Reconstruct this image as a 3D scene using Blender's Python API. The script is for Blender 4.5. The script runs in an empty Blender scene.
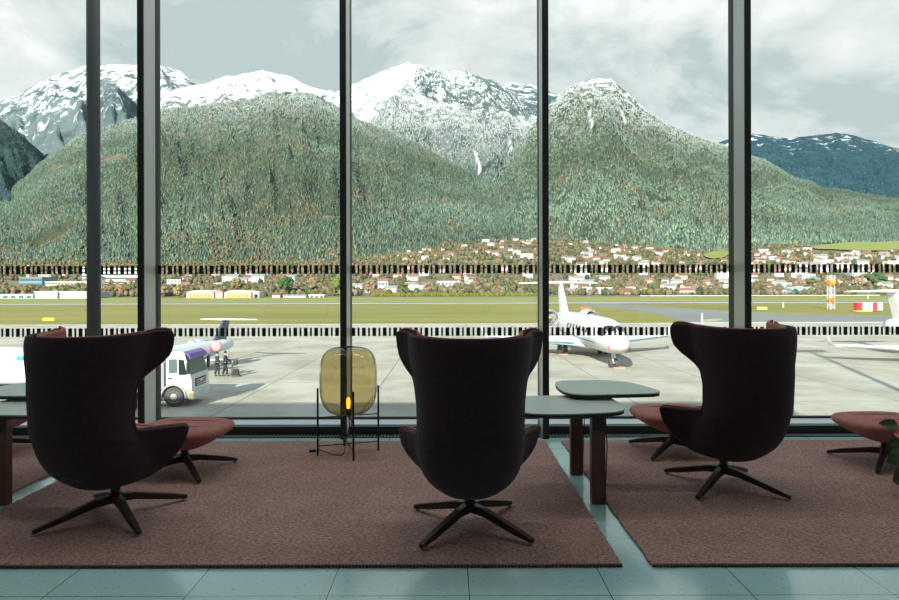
import bpy, bmesh, math, random
import numpy as np
from mathutils import Vector, Matrix, Euler

R = math.radians
rng = np.random.default_rng(7)
random.seed(7)
sc = bpy.context.scene
col = sc.collection
EYE, F, U0, V0, GZ = 1.32, 620.0, 449.5, 288.0, -4.88   # eye height, focal length (px), principal point, apron level


def at(px, py, Y):                      # a point of the place on the sight line through a photo pixel
    return Vector(((px - U0) / F * Y, Y, EYE - (py - V0) / F * Y))


def gnd(px, py, z=GZ):                  # where that sight line meets the level ground
    Y = (EYE - z) * F / (py - V0)
    return Vector(((px - U0) / F * Y, Y, z))


# ------------------------------------------------------------------ materials
MATS = {}


def mat(name, color=(.5, .5, .5), rough=.6, metal=0.0, noise=None, bump=None, emit=None, spec=None, sheen=0.0):
    """noise=(scale, second colour, detail); bump=(scale, strength)"""
    if name in MATS:
        return MATS[name]
    m = bpy.data.materials.new(name)
    m.use_nodes = True
    nt = m.node_tree
    b = nt.nodes['Principled BSDF']
    b.inputs['Base Color'].default_value = (*color, 1)
    b.inputs['Roughness'].default_value = rough
    b.inputs['Metallic'].default_value = metal
    if spec is not None:
        b.inputs['Specular IOR Level'].default_value = spec
    if sheen:
        b.inputs['Sheen Weight'].default_value = sheen
    tc = None
    if noise or bump:
        tc = nt.nodes.new('ShaderNodeTexCoord')
    if noise:
        n = nt.nodes.new('ShaderNodeTexNoise')
        n.inputs['Scale'].default_value = noise[0]
        n.inputs['Detail'].default_value = noise[2] if len(noise) > 2 else 4
        nt.links.new(tc.outputs['Object'], n.inputs['Vector'])
        r = nt.nodes.new('ShaderNodeValToRGB')
        r.color_ramp.elements[0].position = .35
        r.color_ramp.elements[1].position = .65
        r.color_ramp.elements[0].color = (*color, 1)
        r.color_ramp.elements[1].color = (*noise[1], 1)
        nt.links.new(n.outputs['Fac'], r.inputs['Fac'])
        nt.links.new(r.outputs['Color'], b.inputs['Base Color'])
    if bump:
        n = nt.nodes.new('ShaderNodeTexNoise')
        n.inputs['Scale'].default_value = bump[0]
        n.inputs['Detail'].default_value = 3
        nt.links.new(tc.outputs['Object'], n.inputs['Vector'])
        bp = nt.nodes.new('ShaderNodeBump')
        bp.inputs['Strength'].default_value = bump[1]
        bp.inputs['Distance'].default_value = .01
        nt.links.new(n.outputs['Fac'], bp.inputs['Height'])
        nt.links.new(bp.outputs['Normal'], b.inputs['Normal'])
    if emit:
        b.inputs['Emission Color'].default_value = (*emit[0], 1)
        b.inputs['Emission Strength'].default_value = emit[1]
    MATS[name] = m
    return m


def glassy(name, tint, ior=1.45, rough=0.0, refl=(1, 1, 1)):
    """thin sheet glass: tinted see-through mixed with a mirror by Fresnel"""
    m = bpy.data.materials.new(name)
    m.use_nodes = True
    nt = m.node_tree
    nt.nodes.remove(nt.nodes['Principled BSDF'])
    out = nt.nodes['Material Output']
    t = nt.nodes.new('ShaderNodeBsdfTransparent')
    t.inputs['Color'].default_value = (*tint, 1)
    g = nt.nodes.new('ShaderNodeBsdfGlossy')
    g.inputs['Roughness'].default_value = rough
    g.inputs['Color'].default_value = (*refl, 1)
    lw = nt.nodes.new('ShaderNodeLayerWeight')
    lw.inputs['Blend'].default_value = .5
    pw = nt.nodes.new('ShaderNodeMath')
    pw.operation = 'POWER'
    pw.inputs[1].default_value = 5
    nt.links.new(lw.outputs['Facing'], pw.inputs[0])
    f = nt.nodes.new('ShaderNodeMath')
    f.operation = 'MULTIPLY_ADD'
    f0 = ((ior - 1) / (ior + 1)) ** 2
    f.inputs[1].default_value = (1 - f0) * .9
    f.inputs[2].default_value = f0
    nt.links.new(pw.outputs[0], f.inputs[0])
    mx = nt.nodes.new('ShaderNodeMixShader')
    nt.links.new(f.outputs[0], mx.inputs[0])
    nt.links.new(t.outputs[0], mx.inputs[1])
    nt.links.new(g.outputs[0], mx.inputs[2])
    nt.links.new(mx.outputs[0], out.inputs['Surface'])
    MATS[name] = m
    return m


# ------------------------------------------------------------------ mesh helpers
class MB:
    def __init__(self):
        self.v, self.f = [], []

    def add(self, vs, fs):
        b = len(self.v)
        self.v += [tuple(p) for p in vs]
        self.f += [tuple(b + i for i in q) for q in fs]
        return self

    def box(self, x0, x1, y0, y1, z0, z1, M=None):
        vs = [Vector(p) for p in ((x0, y0, z0), (x1, y0, z0), (x1, y1, z0), (x0, y1, z0),
                                  (x0, y0, z1), (x1, y0, z1), (x1, y1, z1), (x0, y1, z1))]
        if M:
            vs = [M @ p for p in vs]
        return self.add(vs, [(0, 3, 2, 1), (4, 5, 6, 7), (0, 1, 5, 4), (1, 2, 6, 5), (2, 3, 7, 6), (3, 0, 4, 7)])

    def loft(self, rings, cap=True, closed=True):
        n = len(rings[0])
        vs = [p for r in rings for p in r]
        fs = []
        for i in range(len(rings) - 1):
            for j in range(n if closed else n - 1):
                k = (j + 1) % n
                fs.append((i * n + j, i * n + k, (i + 1) * n + k, (i + 1) * n + j))
        if cap and closed:
            fs.append(tuple(reversed(range(n))))
            fs.append(tuple((len(rings) - 1) * n + j for j in range(n)))
        return self.add(vs, fs)

    def tube(self, pts, rad, n=10, cap=True):
        pts = [Vector(p) for p in pts]
        rads = rad if isinstance(rad, (list, tuple)) else [rad] * len(pts)
        rings = []
        for i, p in enumerate(pts):
            d = (pts[min(i + 1, len(pts) - 1)] - pts[max(i - 1, 0)]).normalized()
            a = Vector((0, 0, 1)) if abs(d.z) < .9 else Vector((1, 0, 0))
            s = d.cross(a).normalized()
            t = s.cross(d).normalized()
            rings.append([p + (s * math.cos(2 * math.pi * k / n) + t * math.sin(2 * math.pi * k / n)) * rads[i] for k in range(n)])
        return self.loft(rings, cap)

    def lathe(self, prof, n=32, c=(0, 0, 0), cap=True):
        c = Vector(c)
        rings = [[c + Vector((r * math.cos(2 * math.pi * k / n), r * math.sin(2 * math.pi * k / n), z)) for k in range(n)] for r, z in prof]
        return self.loft(rings, cap)

    def prism(self, poly, z0, z1):
        n = len(poly)
        vs = [(x, y, z0) for x, y in poly] + [(x, y, z1) for x, y in poly]
        fs = [tuple(reversed(range(n))), tuple(range(n, 2 * n))]
        fs += [(i, (i + 1) % n, n + (i + 1) % n, n + i) for i in range(n)]
        return self.add(vs, fs)

    def build(self, name, m, parent=None, smooth=False, bevel=0, sub=0, mats=None, solid=0, loc=None, fix=True, seg=2):
        me = bpy.data.meshes.new(name)
        me.from_pydata(self.v, [], self.f)
        if fix:
            bm = bmesh.new()
            bm.from_mesh(me)
            bmesh.ops.recalc_face_normals(bm, faces=bm.faces)
            bm.to_mesh(me)
            bm.free()
        for mm in (mats or [m]):
            me.materials.append(mm)
        o = bpy.data.objects.new(name, me)
        col.objects.link(o)
        if parent:
            o.parent = parent
        if loc is not None:
            o.location = loc
        if solid:
            k = o.modifiers.new('solid', 'SOLIDIFY')
            k.thickness = solid
            k.offset = -1
        if bevel:
            k = o.modifiers.new('bevel', 'BEVEL')
            k.width = bevel
            k.segments = seg
            k.limit_method = 'ANGLE'
            k.angle_limit = R(40)
        if sub:
            k = o.modifiers.new('sub', 'SUBSURF')
            k.levels = k.render_levels = sub
        if smooth or sub:
            me.shade_smooth()
        return o


def tag(o, label=None, cat=None, group=None, kind=None):
    if label:
        o['label'] = label
    if cat:
        o['category'] = cat
    if group:
        o['group'] = group
    if kind:
        o['kind'] = kind
    return o


def empty(name, loc=(0, 0, 0), rz=0, scale=1):
    o = bpy.data.objects.new(name, None)
    col.objects.link(o)
    o.location = loc
    o.rotation_euler = (0, 0, rz)
    o.scale = (scale,) * 3
    o.empty_display_size = .2
    return o


def copy_tree(o, parent=None):
    c = o.copy()
    col.objects.link(c)
    if parent:
        c.parent = parent
    for ch in list(o.children):
        copy_tree(ch, c)
    return c


def big_mesh(name, V, Fc, m, cols=None, kind=None, smooth=False):
    """fast mesh from numpy arrays; Fc is (n,3) or (n,4)"""
    me = bpy.data.meshes.new(name)
    k = Fc.shape[1]
    me.vertices.add(len(V))
    me.vertices.foreach_set('co', V.astype(np.float32).ravel())
    me.loops.add(Fc.size)
    me.loops.foreach_set('vertex_index', Fc.astype(np.int32).ravel())
    me.polygons.add(len(Fc))
    me.polygons.foreach_set('loop_start', (np.arange(len(Fc)) * k).astype(np.int32))
    me.update(calc_edges=True)
    if cols is not None:
        a = me.color_attributes.new('Col', 'FLOAT_COLOR', 'POINT')
        c4 = np.ones((len(V), 4), np.float32)
        c4[:, :3] = cols
        a.data.foreach_set('color', c4.ravel())
    me.materials.append(m)
    o = bpy.data.objects.new(name, me)
    col.objects.link(o)
    if smooth:
        me.shade_smooth()
    if kind:
        o['kind'] = kind
    return o


# numpy noise
def _hash(ix, iy, seed):
    h = (ix.astype(np.int64) * 374761393 + iy.astype(np.int64) * 668265263 + seed * 1442695041) & 0x7fffffff
    h = ((h ^ (h >> 13)) * 1274126177) & 0x7fffffff
    return ((h ^ (h >> 16)) & 0xffff) / 65535.0


def vnoise(x, y, seed=0):
    ix, iy = np.floor(x), np.floor(y)
    fx, fy = x - ix, y - iy
    fx, fy = fx * fx * (3 - 2 * fx), fy * fy * (3 - 2 * fy)
    a, b = _hash(ix, iy, seed), _hash(ix + 1, iy, seed)
    c, d = _hash(ix, iy + 1, seed), _hash(ix + 1, iy + 1, seed)
    return (a + (b - a) * fx) * (1 - fy) + (c + (d - c) * fx) * fy


def fbm(x, y, o=4, seed=0, ridged=False):
    s, a, t = 0, .5, 0
    for i in range(o):
        n = vnoise(x * 2 ** i, y * 2 ** i, seed + i * 17)
        if ridged:
            n = 1 - np.abs(2 * n - 1)
        s, t, a = s + a * n, t + a, a * .5
    return s / t


# ------------------------------------------------------------------ palette
alu = mat('anodised_aluminium', (.50, .52, .50), .42, .55)
black_seal = mat('black_seal', (.012, .013, .015), .5)
dark_steel = mat('dark_steel', (.045, .05, .06), .38, .6)
column_steel = mat('column_steel', (.20, .22, .25), .45, .3)
glass = glassy('window_glass', (.955, .975, .97), 1.42)
band_black = mat('band_black', (.008, .009, .012), .5)
shell_fab = mat('aubergine_wool', (.042, .021, .030), .95, noise=(60, (.032, .016, .023)), bump=(500, .25), spec=.15, sheen=.09)
pink_fab = mat('salmon_wool', (.40, .165, .140), .95, noise=(25, (.33, .125, .11)), bump=(420, .3), spec=.15, sheen=.15)
leg_metal = mat('brown_black_metal', (.035, .022, .018), .42, .3)
glide = mat('clear_glide', (.35, .36, .36), .25)
table_top = mat('grey_green_laminate', (.43, .51, .465), .3, noise=(5, (.45, .53, .48)))
table_edge = mat('black_edge', (.012, .012, .012), .5)
table_leg = mat('red_brown_veneer', (.115, .036, .024), .38, noise=(14, (.085, .026, .018)))
lamp_frame = mat('black_wire', (.012, .012, .013), .45, .4)
white_paint = mat('white_paint', (.55, .56, .57), .3)
white_tank = mat('white_tank_paint', (.82, .83, .84), .35)
tyre = mat('tyre_rubber', (.065, .066, .066), .85)
rim = mat('silver_rim', (.55, .56, .56), .4, .4)
dark_glass = mat('dark_window', (.02, .026, .03), .08)
cab_glass = mat('cab_glass', (.10, .14, .14), .08)
purple = mat('purple_visor', (.12, .07, .30), .4, noise=(6, (.16, .11, .36)))
grey_plastic = mat('grey_plastic', (.26, .28, .29), .6)
orange = mat('orange_plastic', (.75, .22, .03), .4)
red_cover = mat('red_cover', (.72, .12, .12), .7)
pink_cover = mat('pink_cover', (.72, .26, .27), .8)
steel_blue = mat('steel_blue', (.06, .20, .36), .35)
polished = mat('polished_lip', (.6, .62, .64), .25, .9)
yellow = mat('yellow_sign', (.82, .62, .02), .5)
skin_m = mat('skin', (.55, .33, .25), .6)
navy_cloth = mat('navy_cloth', (.022, .026, .038), .9)
hivis = mat('hi_vis_cloth', (.55, .75, .06), .7)
hair_m = mat('dark_hair', (.02, .014, .01), .7)


# ------------------------------------------------------------------ the room
def struct(o, label=None):
    o['kind'] = 'structure'
    if label:
        o['label'] = label
    return o


XL, XR, YB, YW, ZC = -.927 - 1.767 * 4, -.927 + 1.767 * 5, -4.2, 5.64, 7.6


def tile_material():
    m = bpy.data.materials.new('stone_tile')
    m.use_nodes = True
    nt = m.node_tree
    b = nt.nodes['Principled BSDF']
    L = nt.links.new
    tc = nt.nodes.new('ShaderNodeTexCoord')
    mp = nt.nodes.new('ShaderNodeMapping')
    mp.inputs['Location'].default_value = (-.082, -2.66, 0)
    L(tc.outputs['Object'], mp.inputs['Vector'])
    br = nt.nodes.new('ShaderNodeTexBrick')
    br.offset = 0
    br.inputs['Scale'].default_value = 1
    br.inputs['Brick Width'].default_value = .608
    br.inputs['Row Height'].default_value = .608
    br.inputs['Mortar Size'].default_value = .0022
    br.inputs['Mortar Smooth'].default_value = .1
    br.inputs['Color1'].default_value = (.345, .55, .565, 1)
    br.inputs['Color2'].default_value = (.38, .59, .605, 1)
    br.inputs['Mortar'].default_value = (.05, .06, .065, 1)
    L(mp.outputs[0], br.inputs['Vector'])
    n = nt.nodes.new('ShaderNodeTexNoise')
    n.inputs['Scale'].default_value = 55
    n.inputs['Detail'].default_value = 3
    L(tc.outputs['Object'], n.inputs['Vector'])
    r = nt.nodes.new('ShaderNodeValToRGB')
    r.color_ramp.elements[0].position = .30
    r.color_ramp.elements[0].color = (.68, .70, .70, 1)
    r.color_ramp.elements[1].position = .40
    r.color_ramp.elements[1].color = (1, 1, 1, 1)
    L(n.outputs['Fac'], r.inputs['Fac'])
    mx = nt.nodes.new('ShaderNodeMix')
    mx.data_type = 'RGBA'
    mx.blend_type = 'MULTIPLY'
    mx.inputs['Factor'].default_value = 1
    L(br.outputs['Color'], mx.inputs['A'])
    L(r.outputs['Color'], mx.inputs['B'])
    L(mx.outputs['Result'], b.inputs['Base Color'])
    b.inputs['Roughness'].default_value = .16
    b.inputs['Specular IOR Level'].default_value = .9
    return m


struct(MB().box(XL - .3, XR + .3, YB - .3, 5.62, -.3, 0).build('floor', tile_material()))
wallm = mat('warm_grey_plaster', (.62, .60, .57), .9)
ceilm = mat('ceiling_white', (.8, .8, .79), .9)
facade = mat('facade_panel', (.35, .36, .36), .6)
struct(MB().box(XL - .3, XR + .3, YB - .3, 5.42, ZC, ZC + .3).build('ceiling', ceilm))
struct(MB().box(XL - .3, XR + .3, YB - .3, YB, 0, ZC).build('wall_back', wallm))
struct(MB().box(XL - .3, XL, YB, 5.74, 0, ZC).build('wall_left', wallm))
struct(MB().box(XR, XR + .3, YB, 5.74, 0, ZC).build('wall_right', wallm))
struct(MB().box(XL - .3, XR + .55, 5.42, 5.95, ZC, 9.35).build('wall_front', facade))
struct(MB().box(XL - .3, XR + .55, 5.3, 5.7, GZ, -.3).build('wall_base', facade))
struct(MB().box(-70, XL - .31, -4.5, 5.95, GZ, 9.35).build('wall_terminal_wing', facade))

# mullions
for k in range(10):
    x = -.927 + 1.767 * (k - 4)
    if k in (0, 9):
        continue
    o = struct(MB().box(x - .026, x + .026, 5.42, 5.63, 0, ZC).build('trim_%d' % k, alu, bevel=.004))
    MB().box(x - .027, x + .027, 5.63, 5.73, 0, ZC).build('gasket', black_seal, o)
    MB().box(x - .0275, x + .0275, 5.408, 5.42, 0, ZC).build('shade_cap', black_seal, o)  # black strip in place of shade on the fin's room side
# panes, bands of black bars, bottom rails
for k in range(9):
    x0 = -.927 + 1.767 * (k - 4) + .027
    x1 = x0 + 1.767 - .054
    w = struct(MB().box(x0, x1, 5.56, 5.655, 0, .078).build('window_%d' % (k + 1), black_seal))
    MB().box(x0, x1, 5.60, 5.71, ZC - .08, ZC).build('head_rail', black_seal, w)
    MB().box(x0, x1, 5.655, 5.675, .0, ZC - .08).build('pane', glass, w)
    for z0, z1 in ((.884, .960), (1.452, 1.530)):
        b = MB()
        nper = 18
        per = (x1 - x0) / nper
        for i in range(nper):
            a = x0 + per * i + .006
            b.box(a, a + .034, 5.651, 5.654, z0, z1)
            a += .034 + .0215
            b.box(a, a + .0175, 5.651, 5.654, z0, z1)
        b.build('sticker_band', band_black, w)
struct(MB().box(XL, XR, 5.72, 6.12, -.04, .03).build('trim_sill', mat('sill_metal', (.74, .77, .76), .5, .0), bevel=.004))
struct(MB().box(XL, XR, 6.10, 6.13, .03, .052).build('trim_sill_lip', black_seal))
g = MB().box(XL, XR, 5.46, 5.56, .0, .004)
gr = struct(g.build('trim_floor_grille', black_seal))
g = MB()
x = XL
while x < XR:
    g.box(x, x + .014, 5.465, 5.555, .004, .010)
    x += .03
g.build('slats', mat('grille_metal', (.30, .33, .34), .4, .5), gr)
# round steel column
c = struct(MB().lathe([(.054, 0), (.054, ZC)], 32).build('trim_column', column_steel, smooth=False, loc=(-3.075, 5.36, 0)))
for p in c.data.polygons:
    p.use_smooth = len(p.vertices) == 4


# unseen fill lamps over the window bays, added to brighten the room
fill_m = mat('fill_glow', (.9, .9, .88), .5, emit=((1, .97, .93), 5.0))
for k in range(9):
    x = -.927 + 1.767 * (k - 3.5)
    lr = empty('trim_%d' % (k + 20), (x, 4.5, ZC))
    struct(lr)
    f = MB()
    for a, b_, c_, d_ in ((-.62, .62, -.10, -.08), (-.62, .62, .08, .10), (-.62, -.60, -.10, .10), (.60, .62, -.10, .10)):
        f.box(a, b_, c_, d_, -.06, 0)
    f.build('fill_lamp_frame', alu, lr)
    MB().box(-.6, .6, -.08, .08, -.02, -.01).build('fill_panel', fill_m, lr)
    ld = bpy.data.lights.new('fill_light', 'AREA')
    ld.shape, ld.size, ld.size_y, ld.energy = 'RECTANGLE', 1.18, .15, 16
    ld.color = (1, .97, .93)
    lo = bpy.data.objects.new('fill_light', ld)
    col.objects.link(lo)
    lo.parent = lr
    lo.location = (0, 0, -.03)

# ------------------------------------------------------------------ rugs
def rug_material():
    m = bpy.data.materials.new('woven_rug')
    m.use_nodes = True
    nt = m.node_tree
    b = nt.nodes['Principled BSDF']
    L = nt.links.new
    tc = nt.nodes.new('ShaderNodeTexCoord')
    mp = nt.nodes.new('ShaderNodeMapping')
    mp.inputs['Scale'].default_value = (60, 150, 60)
    L(tc.outputs['Object'], mp.inputs['Vector'])
    n = nt.nodes.new('ShaderNodeTexNoise')
    n.inputs['Scale'].default_value = 1
    n.inputs['Detail'].default_value = 2
    L(mp.outputs[0], n.inputs['Vector'])
    n2 = nt.nodes.new('ShaderNodeTexNoise')
    n2.inputs['Scale'].default_value = 3.5
    L(tc.outputs['Object'], n2.inputs['Vector'])
    r = nt.nodes.new('ShaderNodeValToRGB')
    e = r.color_ramp.elements
    e[0].position, e[0].color = .28, (.16, .088, .075, 1)
    e[1].position, e[1].color = .74, (.60, .395, .345, 1)
    L(n.outputs['Fac'], r.inputs['Fac'])
    mx = nt.nodes.new('ShaderNodeMix')
    mx.data_type = 'RGBA'
    mx.blend_type = 'MULTIPLY'
    mx.inputs['Factor'].default_value = .35
    L(r.outputs['Color'], mx.inputs['A'])
    L(n2.outputs['Fac'], mx.inputs['B'])
    L(mx.outputs['Result'], b.inputs['Base Color'])
    b.inputs['Roughness'].default_value = 1
    b.inputs['Specular IOR Level'].default_value = .1
    bp = nt.nodes.new('ShaderNodeBump')
    bp.inputs['Strength'].default_value = .9
    bp.inputs['Distance'].default_value = .006
    L(n.outputs['Fac'], bp.inputs['Height'])
    L(bp.outputs['Normal'], b.inputs['Normal'])
    return m


rugm = rug_material()
rug_edge = mat('rug_edge_yarn', (.12, .065, .055), 1)


def rug(x0, x1, y0, y1, label):
    b = MB()
    n = 120
    P = []
    for i in range(n):
        t = i / n
        P.append((x0 + (x1 - x0) * t, y0 + .004 * random.uniform(-1, 1)))
    for i in range(40):
        P.append((x1 + .004 * random.uniform(-1, 1), y0 + (y1 - y0) * i / 40))
    for i in range(n):
        P.append((x1 + (x0 - x1) * i / n, y1 + .005 * random.uniform(-1, 1)))
    for i in range(40):
        P.append((x0 + .004 * random.uniform(-1, 1), y1 + (y0 - y1) * i / 40))
    b.prism(P, 0.0, .013)
    o = b.build('rug', rugm)
    tag(o, label, 'rug', 'woven rugs')
    e = MB()
    nn = int((x1 - x0) / .016)
    for i in range(nn):                                   # the bound front edge, knot by knot
        x = x0 + (x1 - x0) * (i + .5) / nn
        e.box(x - .006, x + .006, y0 - .010, y0 + .004, .001, .0165)
    e.build('bound_edge', rug_edge, o, bevel=.003)
    return o


rug(-2.675, .815, 2.93, 5.31, 'brown pink woven rug under the glass lamp and the middle armchair')
rug(.955, 4.6, 2.93, 5.31, 'brown pink woven rug under the armchair beside the pair of small tables')
rug(-6.2, -2.825, 2.93, 5.31, 'brown pink woven rug mostly hidden behind the table at the photo edge')

# ------------------------------------------------------------------ armchair
LV = np.array([  # z, half width, back, front tip, flare
    (.232, .050, -.080, .05, .0), (.240, .110, -.150, .07, .0), (.258, .160, -.205, .080, .0), (.30, .205, -.270, .09, .02),
    (.35, .232, -.325, .100, .055), (.40, .245, -.360, .110, .090), (.45, .250, -.385, .120, .118), (.49, .251, -.400, .130, .130),
    (.512, .250, -.408, .134, .132), (.524, .250, -.410, .115, .126), (.532, .250, -.412, .00, .06), (.545, .250, -.414, -.150, .01), (.60, .248, -.418, -.168, .004), (.72, .250, -.425, -.170, .005),
    (.79, .257, -.430, -.152, .014), (.84, .266, -.432, -.115, .030), (.90, .277, -.432, -.050, .060), (.95, .286, -.432, -.010, .080),
    (1.00, .292, -.430, .002, .086), (1.05, .296, -.425, .004, .088), (1.08, .297, -.418, -.004, .087), (1.095, .297, -.414, -.024, .084)])


def shell_pt(s, z, inset=0.0, ext=0.0):
    W, B, T, fl = (np.interp(z, LV[:, 0], LV[:, k]) for k in (1, 2, 3, 4))
    W, B, T = W - inset, B + inset, T + ext
    a = abs(s)
    sg = 1 if s >= 0 else -1
    C = min(B + .30, T - .02)
    if a < .62:
        th = a / .62 * math.pi / 2
        x = W * math.sin(th) ** .82 if th > 0 else 0
        y = B + (C - B) * (1 - math.cos(th) ** .9)
    else:
        tau = (a - .62) / .38
        x = W + fl * tau ** 1.2
        y = C + (T - C) * tau
    top = np.clip((z - 1.0) / .09, 0, 1)
    dz = (-.028 + .030 * min(a * 1.15, 1) ** 2.0) * top     # the back dips between the wings
    return (sg * x, y, z + dz + max(0, 1 - abs(z - .515) / .09) * (-.050 + .068 * max(a - .55, 0) / .45) * min(1, max(0, a - .30) / .25))


def shell_mesh(inset, ext, z0, z1, nz, ns=41, pad=0.0):
    b = MB()
    rings = []
    for j in range(nz):
        z = z0 + (z1 - z0) * j / (nz - 1)
        ins = inset + (pad * .5 * (1 + math.cos(2 * math.pi * (z - z0) / .075)) if pad else 0)
        rings.append([shell_pt(q, z, inset + (ins - inset) * min(1, max(0, (1 - abs(q)) / .3)) * min(1, (z1 - z) / .06), ext) for q in [-1 + 2 * i / (ns - 1) for i in range(ns)]])
    b.loft(rings, cap=False, closed=False)
    return b


def star_base(root, r, rot, hub_z, col_top, legw=.021):
    MB().lathe([(.034, .10), (.034, hub_z), (.026, hub_z + .01), (.026, col_top)], 20).build('column', leg_metal, root, smooth=False, bevel=.003)
    for k in range(4):
        a = rot + k * math.pi / 2
        d = Vector((math.cos(a), math.sin(a), 0))
        s = Vector((-d.y, d.x, 0))
        rings = []
        for q, w, zt, zb in ((.012, legw, hub_z - .004, hub_z - .055), (.10, legw, hub_z - .016, hub_z - .058), (r * .75, legw * .80, .076, .040), (r, legw * .70, .045, .022)):
            c_ = d * q
            rings.append([c_ + s * w + Vector((0, 0, zt)), c_ - s * w + Vector((0, 0, zt)), c_ - s * w + Vector((0, 0, zb)), c_ + s * w + Vector((0, 0, zb))])
        lg = MB().loft(rings).build('leg', leg_metal, root, bevel=.004)
        e = d * (r - .018)
        MB().lathe([(.009, .0125), (.013, .0135), (.013, .019), (.006, .0225), (.006, .026)], 14, (e.x, e.y, 0)).build('foot_glide', glide, lg, smooth=True)


def soft_block(rings_z, nx=28, p=3.2):
    """closed superellipse stack: (z, half x, half y, y centre)"""
    rings = []
    for z, hx, hy, yc in rings_z:
        ring = []
        for k in range(nx):
            t = 2 * math.pi * k / nx
            c_, s_ = math.cos(t), math.sin(t)
            ring.append((hx * math.copysign(abs(c_) ** (2 / p), c_), yc + hy * math.copysign(abs(s_) ** (2 / p), s_), z))
        rings.append(ring)
    return MB().loft(rings)


def make_armchair(rot):
    root = empty('armchair')
    shell_mesh(0, 0, .232, 1.095, 70).build('outer_shell', shell_fab, root, solid=.030, bevel=0, sub=1)
    shell_mesh(.034, .012, .42, 1.098, 84, pad=.012).build('inner_padding', pink_fab, root, solid=.022, sub=1)
    soft_block([(.236, .05, .08, -.02), (.246, .11, .13, -.04), (.268, .15, .17, -.06), (.31, .20, .20, -.07), (.36, .235, .23, -.08), (.40, .25, .245, -.08), (.42, .24, .24, -.08)]).build('seat_base', shell_fab, root, sub=1)
    cu = soft_block([(.415, .23, .24, -.06), (.43, .25, .255, -.07), (.475, .262, .265, -.07), (.512, .25, .255, -.07), (.522, .18, .20, -.07)]).build('seat_cushion', pink_fab, root, sub=1)
    for i in range(4):                                      # stitched folds across the seat
        y = -.24 + i * .11
        MB().tube([(x / 10 * .22, y + .008 * math.sin(x), .5225 - .012 * (abs(x) / 10) ** 3) for x in range(-10, 11)], .006, 8).build('stitched_fold', pink_fab, cu, smooth=True)
    for s in (-.37, .37):                                   # the two upright seams of the back
        pts = [Vector(shell_pt(s, .30 + .76 * i / 24)) for i in range(25)]
        MB().tube([p + Vector((math.copysign(.0, s), -.001, 0)) for p in pts], .0028, 6).build('back_seam', shell_fab, root, smooth=True)
    # one piping run: up the arm and wing, over the top, down the other side
    zs = [.32 + .77 * i / 90 for i in range(91)]
    run = [shell_pt(-1, z, .012, .002) for z in zs] + [shell_pt(-1 + 2 * i / 60, 1.096, .022) for i in range(1, 60)] + [shell_pt(1, z, .012, .002) for z in reversed(zs)]
    MB().tube(run, .006, 8).build('piping', pink_fab, root, smooth=True)
    star_base(root, .405, rot, .150, .262)
    return root


ch = make_armchair(R(51))
ch.location = (.108, 3.40, .0)
tag(ch, 'dark aubergine wingback swivel armchair seen straight from behind, between lamp and small tables', 'armchair', 'wingback armchairs at the windows')
ch2 = copy_tree(ch)
ch2.location = (-1.92, 3.56, .0)
ch2.rotation_euler = (0, 0, R(-13))
for o in ch2.children:
    if o.name.split('.')[0] in ('leg', 'column'):
        o.rotation_euler = (0, 0, R(6))
tag(ch2, 'dark aubergine wingback swivel armchair in front of the round steel column and white tanker', 'armchair', 'wingback armchairs at the windows')
ch3 = copy_tree(ch)
ch3.location = (1.80, 4.08, .0)
ch3.rotation_euler = (0, 0, R(13))
for o in ch3.children:
    if o.name.split('.')[0] in ('leg', 'column'):
        o.rotation_euler = (0, 0, R(-19))
tag(ch3, 'dark aubergine wingback swivel armchair on the rug beside the green plant leaves', 'armchair', 'wingback armchairs at the windows')
for o, z in ((ch, .0135), (ch2, .0135), (ch3, .0135)):
    o.location.z = 0.001


def make_ottoman():
    root = empty('footstool')
    soft_block([(.178, .07, .06, 0), (.188, .12, .10, 0), (.220, .19, .16, 0), (.255, .25, .22, 0), (.285, .300, .27, 0), (.308, .316, .288, 0), (.332, .310, .285, 0), (.350, .285, .262, 0), (.355, .2, .18, 0)], 32, 3.4).build('cushion', pink_fab, root, sub=1)
    for y in (-.095, .095):
        MB().tube([(x / 10 * .27, y, .356 - .02 * (abs(x) / 10) ** 4) for x in range(-10, 11)], .004, 6).build('seam', pink_fab, root, smooth=True)
    star_base(root, .375, R(45), .135, .185, .019)
    return root


ot = make_ottoman()
G = 'pink footstools with swivel bases'
for i, (x, y, a, lab) in enumerate([
        (-1.90, 4.44, R(-8), 'salmon pink footstool showing behind the armchair nearest the white truck'),
        (1.775, 4.93, R(2), 'salmon pink footstool peeking out between the small tables and an armchair'),
        (3.23, 4.60, R(3), 'salmon pink footstool behind the round green plant leaves'),
        (-3.66, 4.95, R(0), 'salmon pink footstool mostly hidden behind the table at the photo edge')]):
    o = ot if i == 0 else copy_tree(ot)
    o.location = (x, y, .001)
    o.rotation_euler = (0, 0, a)
    tag(o, lab, 'footstool', G)


# ------------------------------------------------------------------ side tables
def smooth_poly(P, it=3):
    for _ in range(it):
        Q = []
        for i in range(len(P)):
            a, b = P[i], P[(i + 1) % len(P)]
            Q += [(a[0] * .75 + b[0] * .25, a[1] * .75 + b[1] * .25), (a[0] * .25 + b[0] * .75, a[1] * .25 + b[1] * .75)]
        P = Q
    return P


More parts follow.
